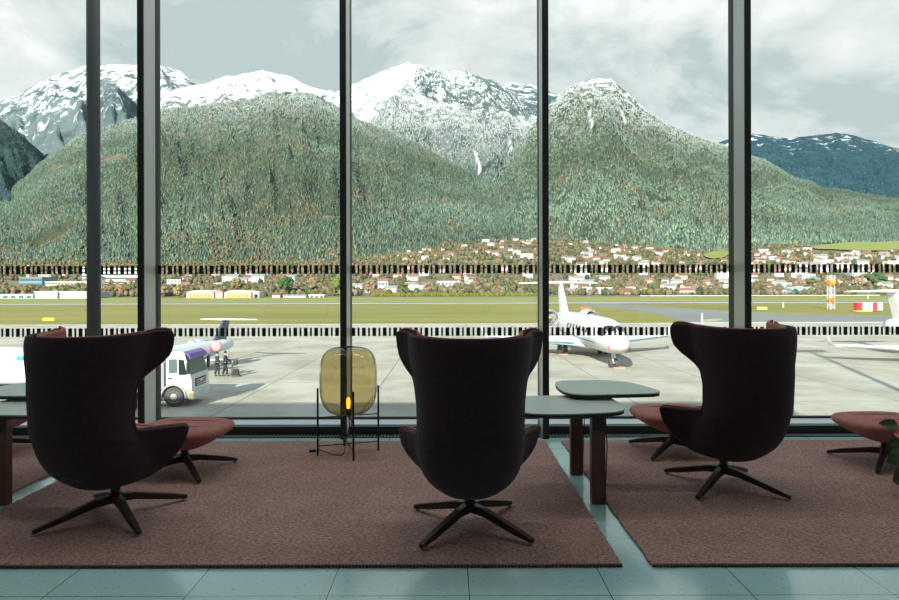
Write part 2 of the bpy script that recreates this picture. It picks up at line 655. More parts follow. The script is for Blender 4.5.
def side_table(poly, zt, lx, ly, label, mirror=False):
    mx = (lambda x: -1.838 - x) if mirror else (lambda x: x)
    root = empty('side_table', (mx(lx), ly, 0))
    P = [(mx(x) - mx(lx), y - ly) for x, y in smooth_poly(poly)]
    t = MB().prism(P, zt - .008, zt).build('table_top', table_top, root, bevel=.002)
    cx, cy = sum(p[0] for p in P) / len(P), sum(p[1] for p in P) / len(P)
    MB().prism([(cx + (x - cx) * .992, cy + (y - cy) * .992) for x, y in P], zt - .026, zt - .008).build('table_edge', table_edge, root)
    MB().box(-.042, .042, -.03, .03, 0, zt - .026).build('leg', table_leg, root, bevel=.004)
    sg = -1 if mirror else 1
    pl = MB().box(-.038, .038, -.036, -.0302, zt - .15, zt - .045).build('power_outlet', table_edge, root, bevel=.003)
    MB().tube([(sg * .044, -.02, zt - .06), (sg * .052, -.03, zt * .6), (sg * .046, -.01, .12), (sg * .046, -.01, .02), (sg * .044, .04, .005)], .0035, 6).build('power_cord', table_edge, root, smooth=True)
    tag(root, label, 'side table', 'grey topped side tables')
    return root


PA = [(1.05, 4.17), (1.075, 3.95), (1.06, 3.70), (.95, 3.60), (.55, 3.55), (.40, 3.62), (.37, 3.85), (.42, 4.12), (.55, 4.18)]
PB = [(.76, 4.50), (.84, 4.60), (1.27, 4.60), (1.385, 4.25), (1.40, 4.04), (1.20, 4.00), (.82, 3.97), (.75, 4.10), (.745, 4.35)]
side_table(PA, .595, .905, 3.80, 'grey topped side table overlapped by the wing of the middle armchair')
side_table(PB, .635, .893, 4.385, 'grey topped side table, the farther one with its free end beside the pink footstool')
side_table(PA, .595, .905, 3.80, 'grey topped side table at the photo edge with its leg on the floor strip', True)
side_table(PB, .635, .893, 4.385, 'grey topped side table at the photo edge, the one nearer the window', True)


# ------------------------------------------------------------------ glass floor lamp
def lamp():
    root = empty('floor_lamp', (-.804, 4.92, .013), R(18))
    for k in range(4):
        a = k * math.pi / 2
        x, y = .24 * math.cos(a), .24 * math.sin(a)
        MB().lathe([(.008, 0), (.008, .525)], 10, (x, y, 0)).build('post', lamp_frame, root)
    for z in (.078, .300):
        for a in (0, math.pi / 2):
            d = Vector((math.cos(a), math.sin(a), 0)) * .24
            M = Matrix.Rotation(a, 4, 'Z')
            dz = .0 if a == 0 else -.0065
            MB().box(-.24, .24, -.0075, .0075, z - .0062 + dz, z + dz, M).build('cross_bar', lamp_frame, root)
    prof = []
    H0, H1, RW = .302, .842, .226
    n = 44
    for i in range(n + 1):
        t = math.pi * i / n - math.pi / 2
        s_, c_ = math.sin(t), math.cos(t)
        p = 3.6 if s_ > 0 else 3.0
        r = RW * max(abs(c_) ** (2 / p), .12)
        z = (H0 + H1) / 2 + (H1 - H0) / 2 * math.copysign(abs(s_) ** (2 / p), s_)
        prof.append((r, z))
    gl = glassy('smoked_olive_glass', (.72, .66, .46), 1.5, .02)
    nt = gl.node_tree                                           # blown glass looks denser where one looks along its wall
    tr = [q for q in nt.nodes if q.type == 'BSDF_TRANSPARENT'][0]
    lw = nt.nodes.new('ShaderNodeLayerWeight')
    lw.inputs['Blend'].default_value = .5
    rp = nt.nodes.new('ShaderNodeValToRGB')
    rp.color_ramp.elements[0].position, rp.color_ramp.elements[0].color = .55, (.72, .66, .46, 1)
    rp.color_ramp.elements[1].position, rp.color_ramp.elements[1].color = 1.0, (.16, .14, .07, 1)
    nt.links.new(lw.outputs['Facing'], rp.inputs['Fac'])
    nt.links.new(rp.outputs['Color'], tr.inputs['Color'])
    sh = MB()
    sh.lathe(prof, 56, cap=False)
    sh.build('glass_shade', gl, root, smooth=True, fix=False)
    lip = glassy('glass_edge', (.42, .42, .30), 1.5, .02)
    MB().tube([(.030 * math.cos(t), .030 * math.sin(t), H1 + .002) for t in [2 * math.pi * k / 24 for k in range(25)]], .004, 8).build('glass_rim', lip, root, smooth=True)
    MB().lathe([(.050, .298), (.050, .304), (.020, .306), (.020, .345), (.016, .347)], 24).build('lamp_holder', lamp_frame, root, smooth=False)
    bulb = MB().lathe([(.013, .345), (.016, .36), (.024, .385), (.027, .41), (.024, .432), (.014, .447), (.004, .452)], 24).build(
        'bulb', glassy('amber_bulb_glass', (.98, .72, .25), 1.4, .0), root, smooth=True)
    fil = MB()
    for k in range(6):
        a = k * math.pi / 3
        fil.tube([(.006 * math.cos(a), .006 * math.sin(a), .355), (.013 * math.cos(a), .013 * math.sin(a), .40), (.006 * math.cos(a), .006 * math.sin(a), .438)], .0026, 6)
    fil.build('filament', mat('glowing_filament', (.8, .3, .03), .5, emit=((1, .36, .03), 7.0)), bulb)
    P = [(0, 0, .296), (.01, .02, .20), (-.02, .0, .10), (-.05, -.06, .012), (-.10, -.05, .004), (-.14, .0, .004), (-.17, .08, .004), (-.21, .14, .006), (-.25, .12, .006)]
    P2 = []
    for i in range(len(P) - 1):
        for j in range(6):
            t = j / 6
            q0, q1, q2, q3 = (Vector(P[max(i - 1, 0)]), Vector(P[i]), Vector(P[i + 1]), Vector(P[min(i + 2, len(P) - 1)]))
            P2.append(.5 * ((2 * q1) + (q2 - q0) * t + (2 * q0 - 5 * q1 + 4 * q2 - q3) * t * t + (3 * q1 - q0 - 3 * q2 + q3) * t ** 3))
    P2 = [Vector((p.x, p.y, max(p.z, .0045))) for p in P2]
    MB().tube(P2, .0032, 8).build('power_cord', lamp_frame, root, smooth=True)
    MB().box(-.295, -.245, .105, .135, .002, .020).build('foot_switch', lamp_frame, root, bevel=.004)
    tag(root, 'smoked glass vessel floor lamp in a black wire frame with glowing amber bulb', 'floor lamp')


lamp()


# ------------------------------------------------------------------ plant at the edge of the photo
def plant():
    root = empty('potted_plant', (3.045, 3.98, .0145))
    potm = mat('grey_pot', (.25, .25, .24), .7, noise=(9, (.2, .2, .19)))
    MB().lathe([(.09, 0), (.12, .20), (.125, .21), (.11, .21), (.105, .17)], 28).build('pot', potm, root, smooth=False)
    MB().lathe([(.104, .165), (.104, .176)], 24).build('soil', mat('soil', (.03, .02, .015), 1), root)
    lm = mat('plant_leaf', (.030, .105, .040), .4, noise=(20, (.04, .13, .05)))
    fm = mat('coral_flower', (.75, .22, .17), .5)
    stem_m = mat('plant_stem', (.05, .12, .03), .5)

    def leaf(base, tip, w, m, name, up=.02):
        base, tip = Vector(base), Vector(tip)
        d = tip - base
        s = d.cross(Vector((0.25, -1, .35))).normalized()
        nrm = s.cross(d).normalized()
        rings = []
        n = 9
        for i in range(n):
            t = i / (n - 1)
            hw = w * math.sqrt(max(math.sin(math.pi * min(max(t, .03), .985)), 0.001)) * (1.0 if t < .75 else 1.0)
            c_ = base + d * t + nrm * up * math.sin(math.pi * t)
            rings.append([c_ + s * hw * q + nrm * (.012 * q * q) for q in (-1, -.5, 0, .5, 1)])
        MB().loft(rings, cap=False, closed=False).build(name, m, root, solid=.003, sub=1)

    def stalk(p):
        p = Vector(p)
        MB().tube([(p.x * .05, p.y * .05, .17), (p.x * .45, p.y * .45, max(p.z, .2) * .8 + .05), p], .004, 6).build('stalk', stem_m, root, smooth=True)

    leaves = [((-.20, -.03, .42), (-.33, -.05, .44), .035), ((-.20, -.05, .27), (-.30, -.08, .20), .05), ((-.15, -.09, .19), (-.285, -.12, .09), .066),
              ((-.12, .05, .33), (-.20, .07, .24), .05), ((.05, -.1, .36), (.16, -.2, .33), .06), ((.1, .05, .42), (.22, .1, .44), .06),
              ((0, .1, .40), (.02, .24, .42), .06), ((.06, -.12, .24), (.2, -.22, .16), .06), ((-.04, -.12, .42), (-.09, -.23, .44), .05),
              ((.12, .0, .26), (.27, .02, .2), .06), ((-.1, -.06, .36), (-.235, -.02, .30), .04)]
    for b_, t_, w_ in leaves:
        stalk(b_)
        leaf(b_, t_, w_, lm, 'leaf')
    for b_, t_ in (((-.165, -.06, .345), (-.265, -.09, .385)), ((.02, -.03, .50), (.08, -.08, .55))):
        stalk(b_)
        leaf(b_, t_, .042, fm, 'flower', .03)
        MB().tube([b_, Vector(b_).lerp(Vector(t_), .4) + Vector((0, -.03, .02))], .006, 6).build('flower_spike', mat('spike', (.8, .55, .2), .6), root)
    tag(root, 'green potted plant with round leaves and a coral flower cut off by the photo edge', 'plant')


plant()


# ================================================================== outside
def slab_material():
    m = bpy.data.materials.new('concrete_slabs')
    m.use_nodes = True
    nt = m.node_tree
    b = nt.nodes['Principled BSDF']
    L = nt.links.new
    tc = nt.nodes.new('ShaderNodeTexCoord')
    mp = nt.nodes.new('ShaderNodeMapping')
    mp.inputs['Location'].default_value = (-10.0, -33.7, 0)
    L(tc.outputs['Object'], mp.inputs['Vector'])
    br = nt.nodes.new('ShaderNodeTexBrick')
    br.offset = 0
    for k, v in (('Scale', 1), ('Brick Width', 7.2), ('Row Height', 7.2), ('Mortar Size', .035), ('Mortar Smooth', .2)):
        br.inputs[k].default_value = v
    br.inputs['Color1'].default_value = (.37, .365, .315, 1)
    br.inputs['Color2'].default_value = (.42, .41, .355, 1)
    br.inputs['Mortar'].default_value = (.12, .12, .10, 1)
    L(mp.outputs[0], br.inputs['Vector'])
    n = nt.nodes.new('ShaderNodeTexNoise')
    n.inputs['Scale'].default_value = .22
    n.inputs['Detail'].default_value = 7
    n.inputs['Roughness'].default_value = .62
    L(tc.outputs['Object'], n.inputs['Vector'])
    r = nt.nodes.new('ShaderNodeValToRGB')
    r.color_ramp.elements[0].position, r.color_ramp.elements[0].color = .36, (.72, .70, .63, 1)
    r.color_ramp.elements[1].position, r.color_ramp.elements[1].color = .60, (1, 1, 1, 1)
    L(n.outputs['Fac'], r.inputs['Fac'])
    mx = nt.nodes.new('ShaderNodeMix')
    mx.data_type = 'RGBA'
    mx.blend_type = 'MULTIPLY'
    mx.inputs['Factor'].default_value = 1
    L(br.outputs['Color'], mx.inputs['A'])
    L(r.outputs['Color'], mx.inputs['B'])
    L(mx.outputs['Result'], b.inputs['Base Color'])
    b.inputs['Roughness'].default_value = .8
    return m


struct(MB().box(-260, 260, 5.7, 107, GZ - .5, GZ).build('ground_apron', slab_material()), 'pale concrete slab apron')
asph = mat('taxiway_asphalt', (.15, .165, .16), .85, noise=(.02, (.19, .20, .19)))
struct(MB().box(-900, 900, 107, 440, GZ - .5, GZ - .01).build('ground_asphalt', asph), 'grey asphalt taxiway and runway')


def grass_material(name, c1, c2):
    m = mat(name, c1, .95, noise=(.035, c2, 6))
    nt = m.node_tree
    n = [q for q in nt.nodes if q.type == 'TEX_NOISE'][0]
    tc = [q for q in nt.nodes if q.type == 'TEX_COORD'][0]
    mp = nt.nodes.new('ShaderNodeMapping')
    mp.inputs['Scale'].default_value = (.5, 2.2, 1)
    nt.links.new(tc.outputs['Object'], mp.inputs['Vector'])
    nt.links.new(mp.outputs[0], n.inputs['Vector'])
    return m


grass = grass_material('airfield_grass', (.150, .150, .024), (.22, .205, .045))
grass_far = grass_material('airfield_grass_far', (.17, .195, .03), (.24, .24, .05))


def patch(name, pix, m, dz, label):
    P = [gnd(x, y)[:2] for x, y in pix]
    b = MB().prism(P, GZ - .3, GZ + dz)
    return struct(b.build(name, m), label)


patch('ground_grass', [(-300, 324), (688, 323.5), (664, 316), (640, 311.5), (600, 306.5), (570, 304.2), (-300, 304)], grass, .03, 'near strip of airfield grass')
patch('ground_grass', [(610, 304), (1200, 304), (1200, 317.5), (899, 317), (790, 315), (740, 312.5), (690, 309), (640, 305.8)], grass, .03, 'grass between taxiway and runway')
patch('ground_grass', [(-300, 301.6), (1200, 301.6), (1200, 297.2), (-300, 297.2)], grass_far, .03, 'grass beyond the runway')
patch('ground_grass', [(700, 320.5), (716, 319.3), (724, 320), (716, 321.6), (704, 322)], mat('dry_island', (.36, .34, .22), .9), .03, 'small pale traffic island')
# painted runway edge line
struct(MB().box(-900, 900, 251, 252.6, GZ - .02, GZ + .02).build('trim_runway_line', mat('line_white', (.75, .75, .72), .7)))
struct(MB().box(-900, 900, 107.0, 110.5, GZ - .02, GZ + .015).build('trim_apron_border', mat('pale_border', (.46, .46, .42), .8)))

# ------------------------------------------------------------------ terrain
FOOT = 1800.0


def footz(u):
    p = np.interp(u, [-400, 0, 150, 300, 370, 420, 480, 560, 640, 700, 760, 820, 899, 1300],
                  [264, 262, 262, 261, 257, 250, 241, 240, 248, 254, 247, 245, 243, 243])
    return (V0 - p) / F * FOOT + EYE


def valley_z(u, Y):
    s = np.clip((Y - 430) / (FOOT - 430), 0, 1) ** 1.25
    return GZ + (footz(u) - GZ) * s + 2.0 * (fbm(u / 40, Y / 130, 3, 5) - .5) * np.clip((Y - 470) / 200, 0, 1) * 4


LAYERS = {
    'green': dict(D=3300, F=FOOT, seed=11, gul=.085, g=1.0, sil=[(-420, 222), (-200, 214), (-60, 203), (0, 191), (26, 178), (43, 160), (61, 147), (82, 134), (130, 120), (160, 110), (204, 104), (243, 100), (269, 93), (300, 91), (313, 93), (335, 104), (356, 117), (387, 130), (430, 150), (452, 163), (491, 184), (520, 203), (560, 224), (600, 236), (650, 247), (720, 252), (800, 255), (1300, 256)]),
    'pyramid': dict(D=3900, F=FOOT, seed=23, gul=.10, g=1.05, sil=[(250, 245), (400, 240), (450, 225), (485, 195), (500, 172), (517, 145), (534, 122), (551, 104), (569, 88), (582, 82), (600, 78), (613, 80), (626, 92), (643, 107), (665, 123), (687, 134), (726, 147), (765, 160), (795, 178), (817, 186), (843, 191), (899, 199), (1000, 207), (1300, 220)]),
    'snowy': dict(D=5600, F=2600, seed=37, gul=.13, g=1.1, sil=[(60, 140), (140, 118), (165, 92), (200, 84), (230, 76), (262, 70), (290, 76), (310, 86), (335, 93), (356, 84), (375, 76), (395, 66), (408, 62), (426, 66), (445, 71), (460, 71), (482, 77), (495, 82), (508, 87), (520, 98), (534, 112), (560, 140), (620, 180), (700, 220)]),
    'far': dict(D=8200, F=4000, seed=41, gul=.08, g=1.1, sil=[(430, 150), (480, 96), (500, 84), (512, 82), (534, 86), (551, 92), (575, 100), (640, 140), (700, 180)]),
    'alp': dict(D=6800, F=3000, seed=53, gul=.13, g=1.1, sil=[(-420, 150), (-250, 128), (-120, 120), (-50, 112), (0, 102), (30, 87), (50, 77), (65, 71), (87, 66), (110, 65), (140, 63), (165, 66), (182, 70), (204, 92), (230, 112), (280, 140), (340, 180)]),
    'dark': dict(D=4700, F=2300, seed=61, gul=.08, g=1.0, sil=[(-420, 100), (-200, 92), (-80, 98), (-30, 106), (0, 117), (17, 130), (43, 153), (60, 168), (90, 190), (150, 225), (220, 245)]),
    'blue': dict(D=7200, F=3600, seed=71, gul=.09, g=1.1, sil=[(640, 190), (690, 160), (720, 142), (749, 132), (773, 138), (785, 140), (804, 137), (825, 134), (847, 133), (869, 141), (899, 150), (960, 160), (1050, 152), (1300, 165)]),
}


def layer_xyz(L, u, t):
    D = L['D'] * (1 + .05 * (fbm(u / 150, u * 0, 2, L['seed'] + 3) - .5))
    Y = L['F'] + (D - L['F']) * t
    sx, sy = zip(*L['sil'])
    rag = (fbm(u / 9, u * 0 + 3, 3, L['seed'] + 9) - .5) * 3.0 + (fbm(u / 30, u * 0 + 5, 2, L['seed'] + 8) - .5) * 3.0
    H = (V0 - np.interp(u, sx, sy) + rag) / F * D + EYE
    zf = footz(u) if L['F'] == FOOT else np.minimum(footz(u) * L['F'] / FOOT, H * .8)
    H = np.maximum(H, zf + 2)
    tt = np.clip(t, 0, 1)
    g = tt ** L['g']
    z = zf + (H - zf) * g
    env = np.sin(np.pi * np.clip(tt, 0, 1)) ** .6
    rid = fbm(u / 55 + .7 * tt, tt * 1.6, 5, L['seed'], True) - .6
    rid3 = fbm(u / 7 + .5 * tt, tt * 9, 3, L['seed'] + 6, True) - .6
    rid2 = fbm(u / 22 + 1.3 * tt, tt * 3.5, 4, L['seed'] + 5, True) - .6
    z = z + (H - zf) * env * (L['gul'] * 1.9 * rid + L['gul'] * .8 * rid2 + L['gul'] * .22 * rid3)
    back = np.clip(t - 1, 0, 1)
    z = z - (H - zf) * back * 2.2
    return (u - U0) / F * Y, Y, z


# bare clearings, scree chutes and rock bands in the forest: (picture x, y, half width, half height, lean)
CLEAR = {'green': [(250, 240, 8, 5, 0), (366, 235, 4, 3, 0), (332, 217, 11, 1.5, 0), (56, 167, 13, 2.5, -.3), (117, 156, 13, 2.5, -.25), (206, 125, 2, 13, -.15), (434, 157, 13, 1.5, .1), (181, 133, 7, 2.5, 0), (204, 180, 2, 4, 0)],
         'pyramid': [(487, 206, 2.0, 14, -.35), (498, 187, 2, 12, -.2), (562, 182, 4, 6, 0), (640, 193, 3, 4, .3), (630, 157, 12, 1.2, 0), (660, 215, 6, 1.5, 0)]}
CHUTE = {'pyramid': [(592, 122, 1.5, 14, .25), (624, 118, 1.2, 10, .4)],
         'snowy': [(478, 160, 1.5, 16, .25), (512, 150, 1.5, 15, .15), (385, 88, 14, 12, -.4), (368, 112, 9, 14, -.5), (350, 100, 14, 10, 0), (402, 72, 10, 7, 0)]}


def bare_mask(key, X, Y, Z, table=None):
    px, py = U0 + X / Y * F, V0 - (Z - EYE) / Y * F
    k = np.zeros(len(X))
    for cx, cy, rx, ry, ln in (table or CLEAR).get(key, []):
        wob = 1.5 * (fbm(px / 3, py / 3, 3, 77) - .5)
        d = ((px - cx - ln * (py - cy) * (1 if ry > rx else 0)) / rx) ** 2 + ((py - cy - ln * (px - cx) * (1 if rx >= ry else 0)) / ry) ** 2
        k = np.maximum(k, np.clip((1.25 + wob * 2 - d) * 2, 0, 1))
    return k


def grid_mesh(fn, us, ts, name, m, smooth=True, key=None):
    Ug, Tg = np.meshgrid(us, ts)
    X, Y, Z = fn(Ug.ravel(), Tg.ravel())
    V = np.stack([X, Y, Z], 1)
    nu, nt_ = len(us), len(ts)
    i = np.arange(nu - 1)[None, :] + nu * np.arange(nt_ - 1)[:, None]
    i = i.ravel()
    Fc = np.stack([i, i + 1, i + 1 + nu, i + nu], 1)
    cols = None
    if key:
        k = bare_mask(key, X, Y, Z)
        cols = np.stack([k, bare_mask(key, X, Y, Z, CHUTE), k * 0], 1)
    return big_mesh(name, V, Fc, m, smooth=smooth, cols=cols)


def mountain_material(name, low, rock, snow0, snow1, snowcol=(.80, .84, .88), rock_amt=.45, scale=.004, bump=60.0, snow_at=.56):
    m = bpy.data.materials.new(name)
    m.use_nodes = True
    nt = m.node_tree
    b = nt.nodes['Principled BSDF']
    b.inputs['Roughness'].default_value = .95
    b.inputs['Specular IOR Level'].default_value = .1
    L = nt.links.new
    geo = nt.nodes.new('ShaderNodeNewGeometry')
    sep = nt.nodes.new('ShaderNodeSeparateXYZ')
    L(geo.outputs['Position'], sep.inputs[0])

    def noise(sc_, det, rough=.6):
        n = nt.nodes.new('ShaderNodeTexNoise')
        n.inputs['Scale'].default_value = sc_
        n.inputs['Detail'].default_value = det
        n.inputs['Roughness'].default_value = rough
        L(geo.outputs['Position'], n.inputs['Vector'])
        return n

    def ramp(fac, p0, p1, c0=(0, 0, 0), c1=(1, 1, 1)):
        r = nt.nodes.new('ShaderNodeValToRGB')
        r.color_ramp.elements[0].position, r.color_ramp.elements[0].color = p0, (*c0, 1)
        r.color_ramp.elements[1].position, r.color_ramp.elements[1].color = p1, (*c1, 1)
        L(fac, r.inputs['Fac'])
        return r

    def mix(fac, a, c_):
        x = nt.nodes.new('ShaderNodeMix')
        x.data_type = 'RGBA'
        L(fac, x.inputs['Factor'])
        for s, v in (('A', a), ('B', c_)):
            if isinstance(v, tuple):
                x.inputs[s].default_value = (*v, 1)
            else:
                L(v, x.inputs[s])
        return x.outputs['Result']

    n1 = noise(scale, 8, .65)
    n2 = noise(scale * 7, 6, .7)
    base = mix(ramp(n2.outputs['Fac'], .35, .65).outputs['Color'], low, tuple(c * 1.6 for c in low))
    c1 = mix(ramp(n1.outputs['Fac'], rock_amt, rock_amt + .14).outputs['Color'], rock, base)
    # snow: height + noise
    mr = nt.nodes.new('ShaderNodeMapRange')
    mr.inputs['From Min'].default_value = snow0
    mr.inputs['From Max'].default_value = snow1
    L(sep.outputs['Z'], mr.inputs['Value'])
    ad = nt.nodes.new('ShaderNodeMath')
    ad.operation = 'ADD'
    mu = nt.nodes.new('ShaderNodeMath')
    mu.operation = 'MULTIPLY_ADD'
    mu.inputs[1].default_value = 2.6
    mu.inputs[2].default_value = -.8
    L(mr.outputs[0], ad.inputs[0])
    n3 = noise(scale * 3.2, 8, .72)
    L(n3.outputs['Fac'], mu.inputs[0])
    L(mu.outputs[0], ad.inputs[1])
    sc2 = nt.nodes.new('ShaderNodeMath')
    sc2.operation = 'MULTIPLY'
    sc2.inputs[1].default_value = .5
    L(ad.outputs[0], sc2.inputs[0])
    sn = ramp(sc2.outputs[0], snow_at, snow_at + .09)
    at_ = nt.nodes.new('ShaderNodeAttribute')
    at_.attribute_name = 'Col'
    bare = mix(ramp(n2.outputs['Fac'], .3, .7).outputs['Color'], (.10, .095, .06), (.25, .22, .16))
    sx_ = nt.nodes.new('ShaderNodeSeparateColor')
    L(at_.outputs['Color'], sx_.inputs[0])
    c2 = mix(sx_.outputs[0], c1, bare)
    c3 = mix(sn.outputs['Color'], c2, snowcol)
    L(mix(sx_.outputs[1], c3, snowcol), b.inputs['Base Color'])
    bp = nt.nodes.new('ShaderNodeBump')
    bp.inputs['Strength'].default_value = 1.0
    bp.inputs['Distance'].default_value = bump
    nb = noise(.012, 7, .7)
    L(nb.outputs['Fac'], bp.inputs['Height'])
    L(bp.outputs['Normal'], b.inputs['Normal'])
    return m


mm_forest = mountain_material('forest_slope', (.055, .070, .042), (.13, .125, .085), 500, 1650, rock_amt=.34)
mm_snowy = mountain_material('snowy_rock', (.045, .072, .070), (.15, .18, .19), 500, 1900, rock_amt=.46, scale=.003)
mm_alp = mountain_material('alpine_haze_tint', (.050, .085, .090), (.13, .18, .195), 250, 2900, rock_amt=.50, scale=.0022)  # bluish rock tint stands in for distance haze
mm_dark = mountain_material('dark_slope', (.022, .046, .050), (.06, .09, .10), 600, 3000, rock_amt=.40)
mm_blue = mountain_material('haze_blue_slope', (.020, .055, .075), (.035, .08, .105), 700, 2700, rock_amt=.36, scale=.0022)  # the blue base colour carries the haze of distance
mm_far = mountain_material('far_slope', (.05, .085, .09), (.1, .14, .16), 900, 3300, rock_amt=.4, scale=.002)  # distance haze is mixed into this blue grey
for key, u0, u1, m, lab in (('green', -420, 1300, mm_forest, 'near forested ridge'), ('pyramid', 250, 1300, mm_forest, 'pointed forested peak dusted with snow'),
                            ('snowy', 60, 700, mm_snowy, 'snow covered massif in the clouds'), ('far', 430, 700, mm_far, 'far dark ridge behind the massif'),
                            ('alp', -420, 340, mm_alp, 'snowy alp far behind'), ('dark', -420, 220, mm_dark, 'dark mountain flank'), ('blue', 640, 1300, mm_blue, 'haze tinted blue mountain with snow patches')):
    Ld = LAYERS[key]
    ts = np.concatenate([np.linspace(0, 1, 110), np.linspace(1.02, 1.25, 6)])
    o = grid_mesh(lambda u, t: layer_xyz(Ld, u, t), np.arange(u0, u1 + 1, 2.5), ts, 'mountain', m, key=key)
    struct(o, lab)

valley_m = mat('valley_scrub', (.10, .10, .05), .95, noise=(.02, (.16, .14, .085), 6))
o = grid_mesh(lambda u, t: ((u - U0) / F * t, t, valley_z(u, t)), np.arange(-420, 1301, 8.0), np.linspace(428, FOOT + 20, 70), 'ground_valley', valley_m)
struct(o, 'rising valley floor of the town')

# meadows draped over the lower slopes
meadow_m = grass_material('meadow_grass', (.16, .20, .035), (.22, .24, .06))
MEADOWS = [('val', 704, 731, 1350, 1780), ('val', 812, 980, 1360, 1815)]


def meadow(spec):
    kind, u0, u1, t0, t1 = spec

    def fn(u, t):
        if kind == 'val':
            return (u - U0) / F * t, t, valley_z(u, t) + 3.0
        X, Y, Z = layer_xyz(LAYERS[kind], u, t)
        return X, Y, Z + 14.0
    ua, ta = np.linspace(0, 1, 40), np.linspace(0, 1, 20)
    Ug, Tg = np.meshgrid(ua, ta)
    # rounded outline: squeeze u toward the centre at the ends of t
    r = np.sqrt(np.clip(1 - ((Tg - .5) * 1.9) ** 2, .1, 1))
    uu = u0 + (u1 - u0) * (.5 + (Ug - .5) * r)
    tt = t0 + (t1 - t0) * Tg
    X, Y, Z = fn(uu.ravel(), tt.ravel())
    V = np.stack([X, Y, Z], 1)
    i = (np.arange(39)[None, :] + 40 * np.arange(19)[:, None]).ravel()
    struct(big_mesh('ground_meadow', V, np.stack([i, i + 1, i + 41, i + 40], 1), meadow_m, smooth=True), 'green meadow on the slope')


for s in MEADOWS:
    meadow(s)


def in_meadow(key, u, t):
    k = np.zeros(len(u), bool)
    for kk, u0, u1, t0, t1 in MEADOWS:
        if kk == key:
            k |= (((u - (u0 + u1) / 2) / ((u1 - u0) / 2 + 2)) ** 2 < 1) & (t > t0 - (t1 - t0) * .06) & (t < t1 + (t1 - t0) * .04)
    return k


# ------------------------------------------------------------------ forests (nobody could count them)
def tree_mat():
    m = bpy.data.materials.new('tree_foliage')
    m.use_nodes = True
    nt = m.node_tree
    b = nt.nodes['Principled BSDF']
    b.inputs['Roughness'].default_value = .95
    b.inputs['Specular IOR Level'].default_value = .05
    a = nt.nodes.new('ShaderNodeAttribute')
    a.attribute_name = 'Col'
    nt.links.new(a.outputs['Color'], b.inputs['Base Color'])
    return m


foliage = tree_mat()


def cones(name, P, H, Rd, C, label):
    n, s = len(P), 6
    ang = rng.uniform(0, 6.28, n)[:, None] + np.arange(s)[None, :] * 2 * np.pi / s
    rr = Rd[:, None] * rng.uniform(.75, 1.2, (n, s))
    V = np.zeros((n, s + 1, 3))
    V[:, :s, 0] = P[:, 0:1] + np.cos(ang) * rr
    V[:, :s, 1] = P[:, 1:2] + np.sin(ang) * rr
    V[:, :s, 2] = P[:, 2:3] + rng.uniform(-.05, .12, (n, s)) * H[:, None]
    V[:, s] = P
    V[:, s, 2] += H
    i = np.arange(n)[:, None] * (s + 1)
    k = np.arange(s)[None, :]
    Fc = np.stack([i + k, i + (k + 1) % s, np.broadcast_to(i + s, (n, s))], 2).reshape(-1, 3)
    cc = np.repeat(C, s + 1, 0)
    o = big_mesh(name, V.reshape(-1, 3), Fc, foliage, cc)
    tag(o, label, 'forest', kind='stuff')


ICO_V = None


def blobs(name, P, H, Rd, C, label, cat='woodland'):
    global ICO_V
    if ICO_V is None:
        bm = bmesh.new()
        bmesh.ops.create_icosphere(bm, subdivisions=2, radius=1)
        ICO_V = (np.array([v.co[:] for v in bm.verts]), np.array([[v.index for v in f.verts] for f in bm.faces]))
        bm.free()
    iv, if_ = ICO_V
    n = len(P)
    j = rng.uniform(.72, 1.15, (n, len(iv), 1))
    V = iv[None] * j
    V = V * np.stack([Rd, Rd, H * .5], 1)[:, None, :]
    V = V + P[:, None, :] + np.stack([H * 0, H * 0, H * .5], 1)[:, None, :]
    Fc = (if_[None] + (np.arange(n) * len(iv))[:, None, None]).reshape(-1, 3)
    shade = rng.uniform(.75, 1.25, (n, len(iv), 1))
    cc = (np.clip(C[:, None, :] * shade, 0, 1)).reshape(-1, 3)
    o = big_mesh(name, V.reshape(-1, 3), Fc, foliage, cc)
    tag(o, label, cat, kind='stuff')


PAL = np.array([(.066, .106, .086), (.084, .130, .098), (.106, .156, .112), (.046, .080, .076), (.126, .164, .116)])
AUT = np.array([(.155, .125, .075), (.14, .128, .082), (.18, .15, .10)])


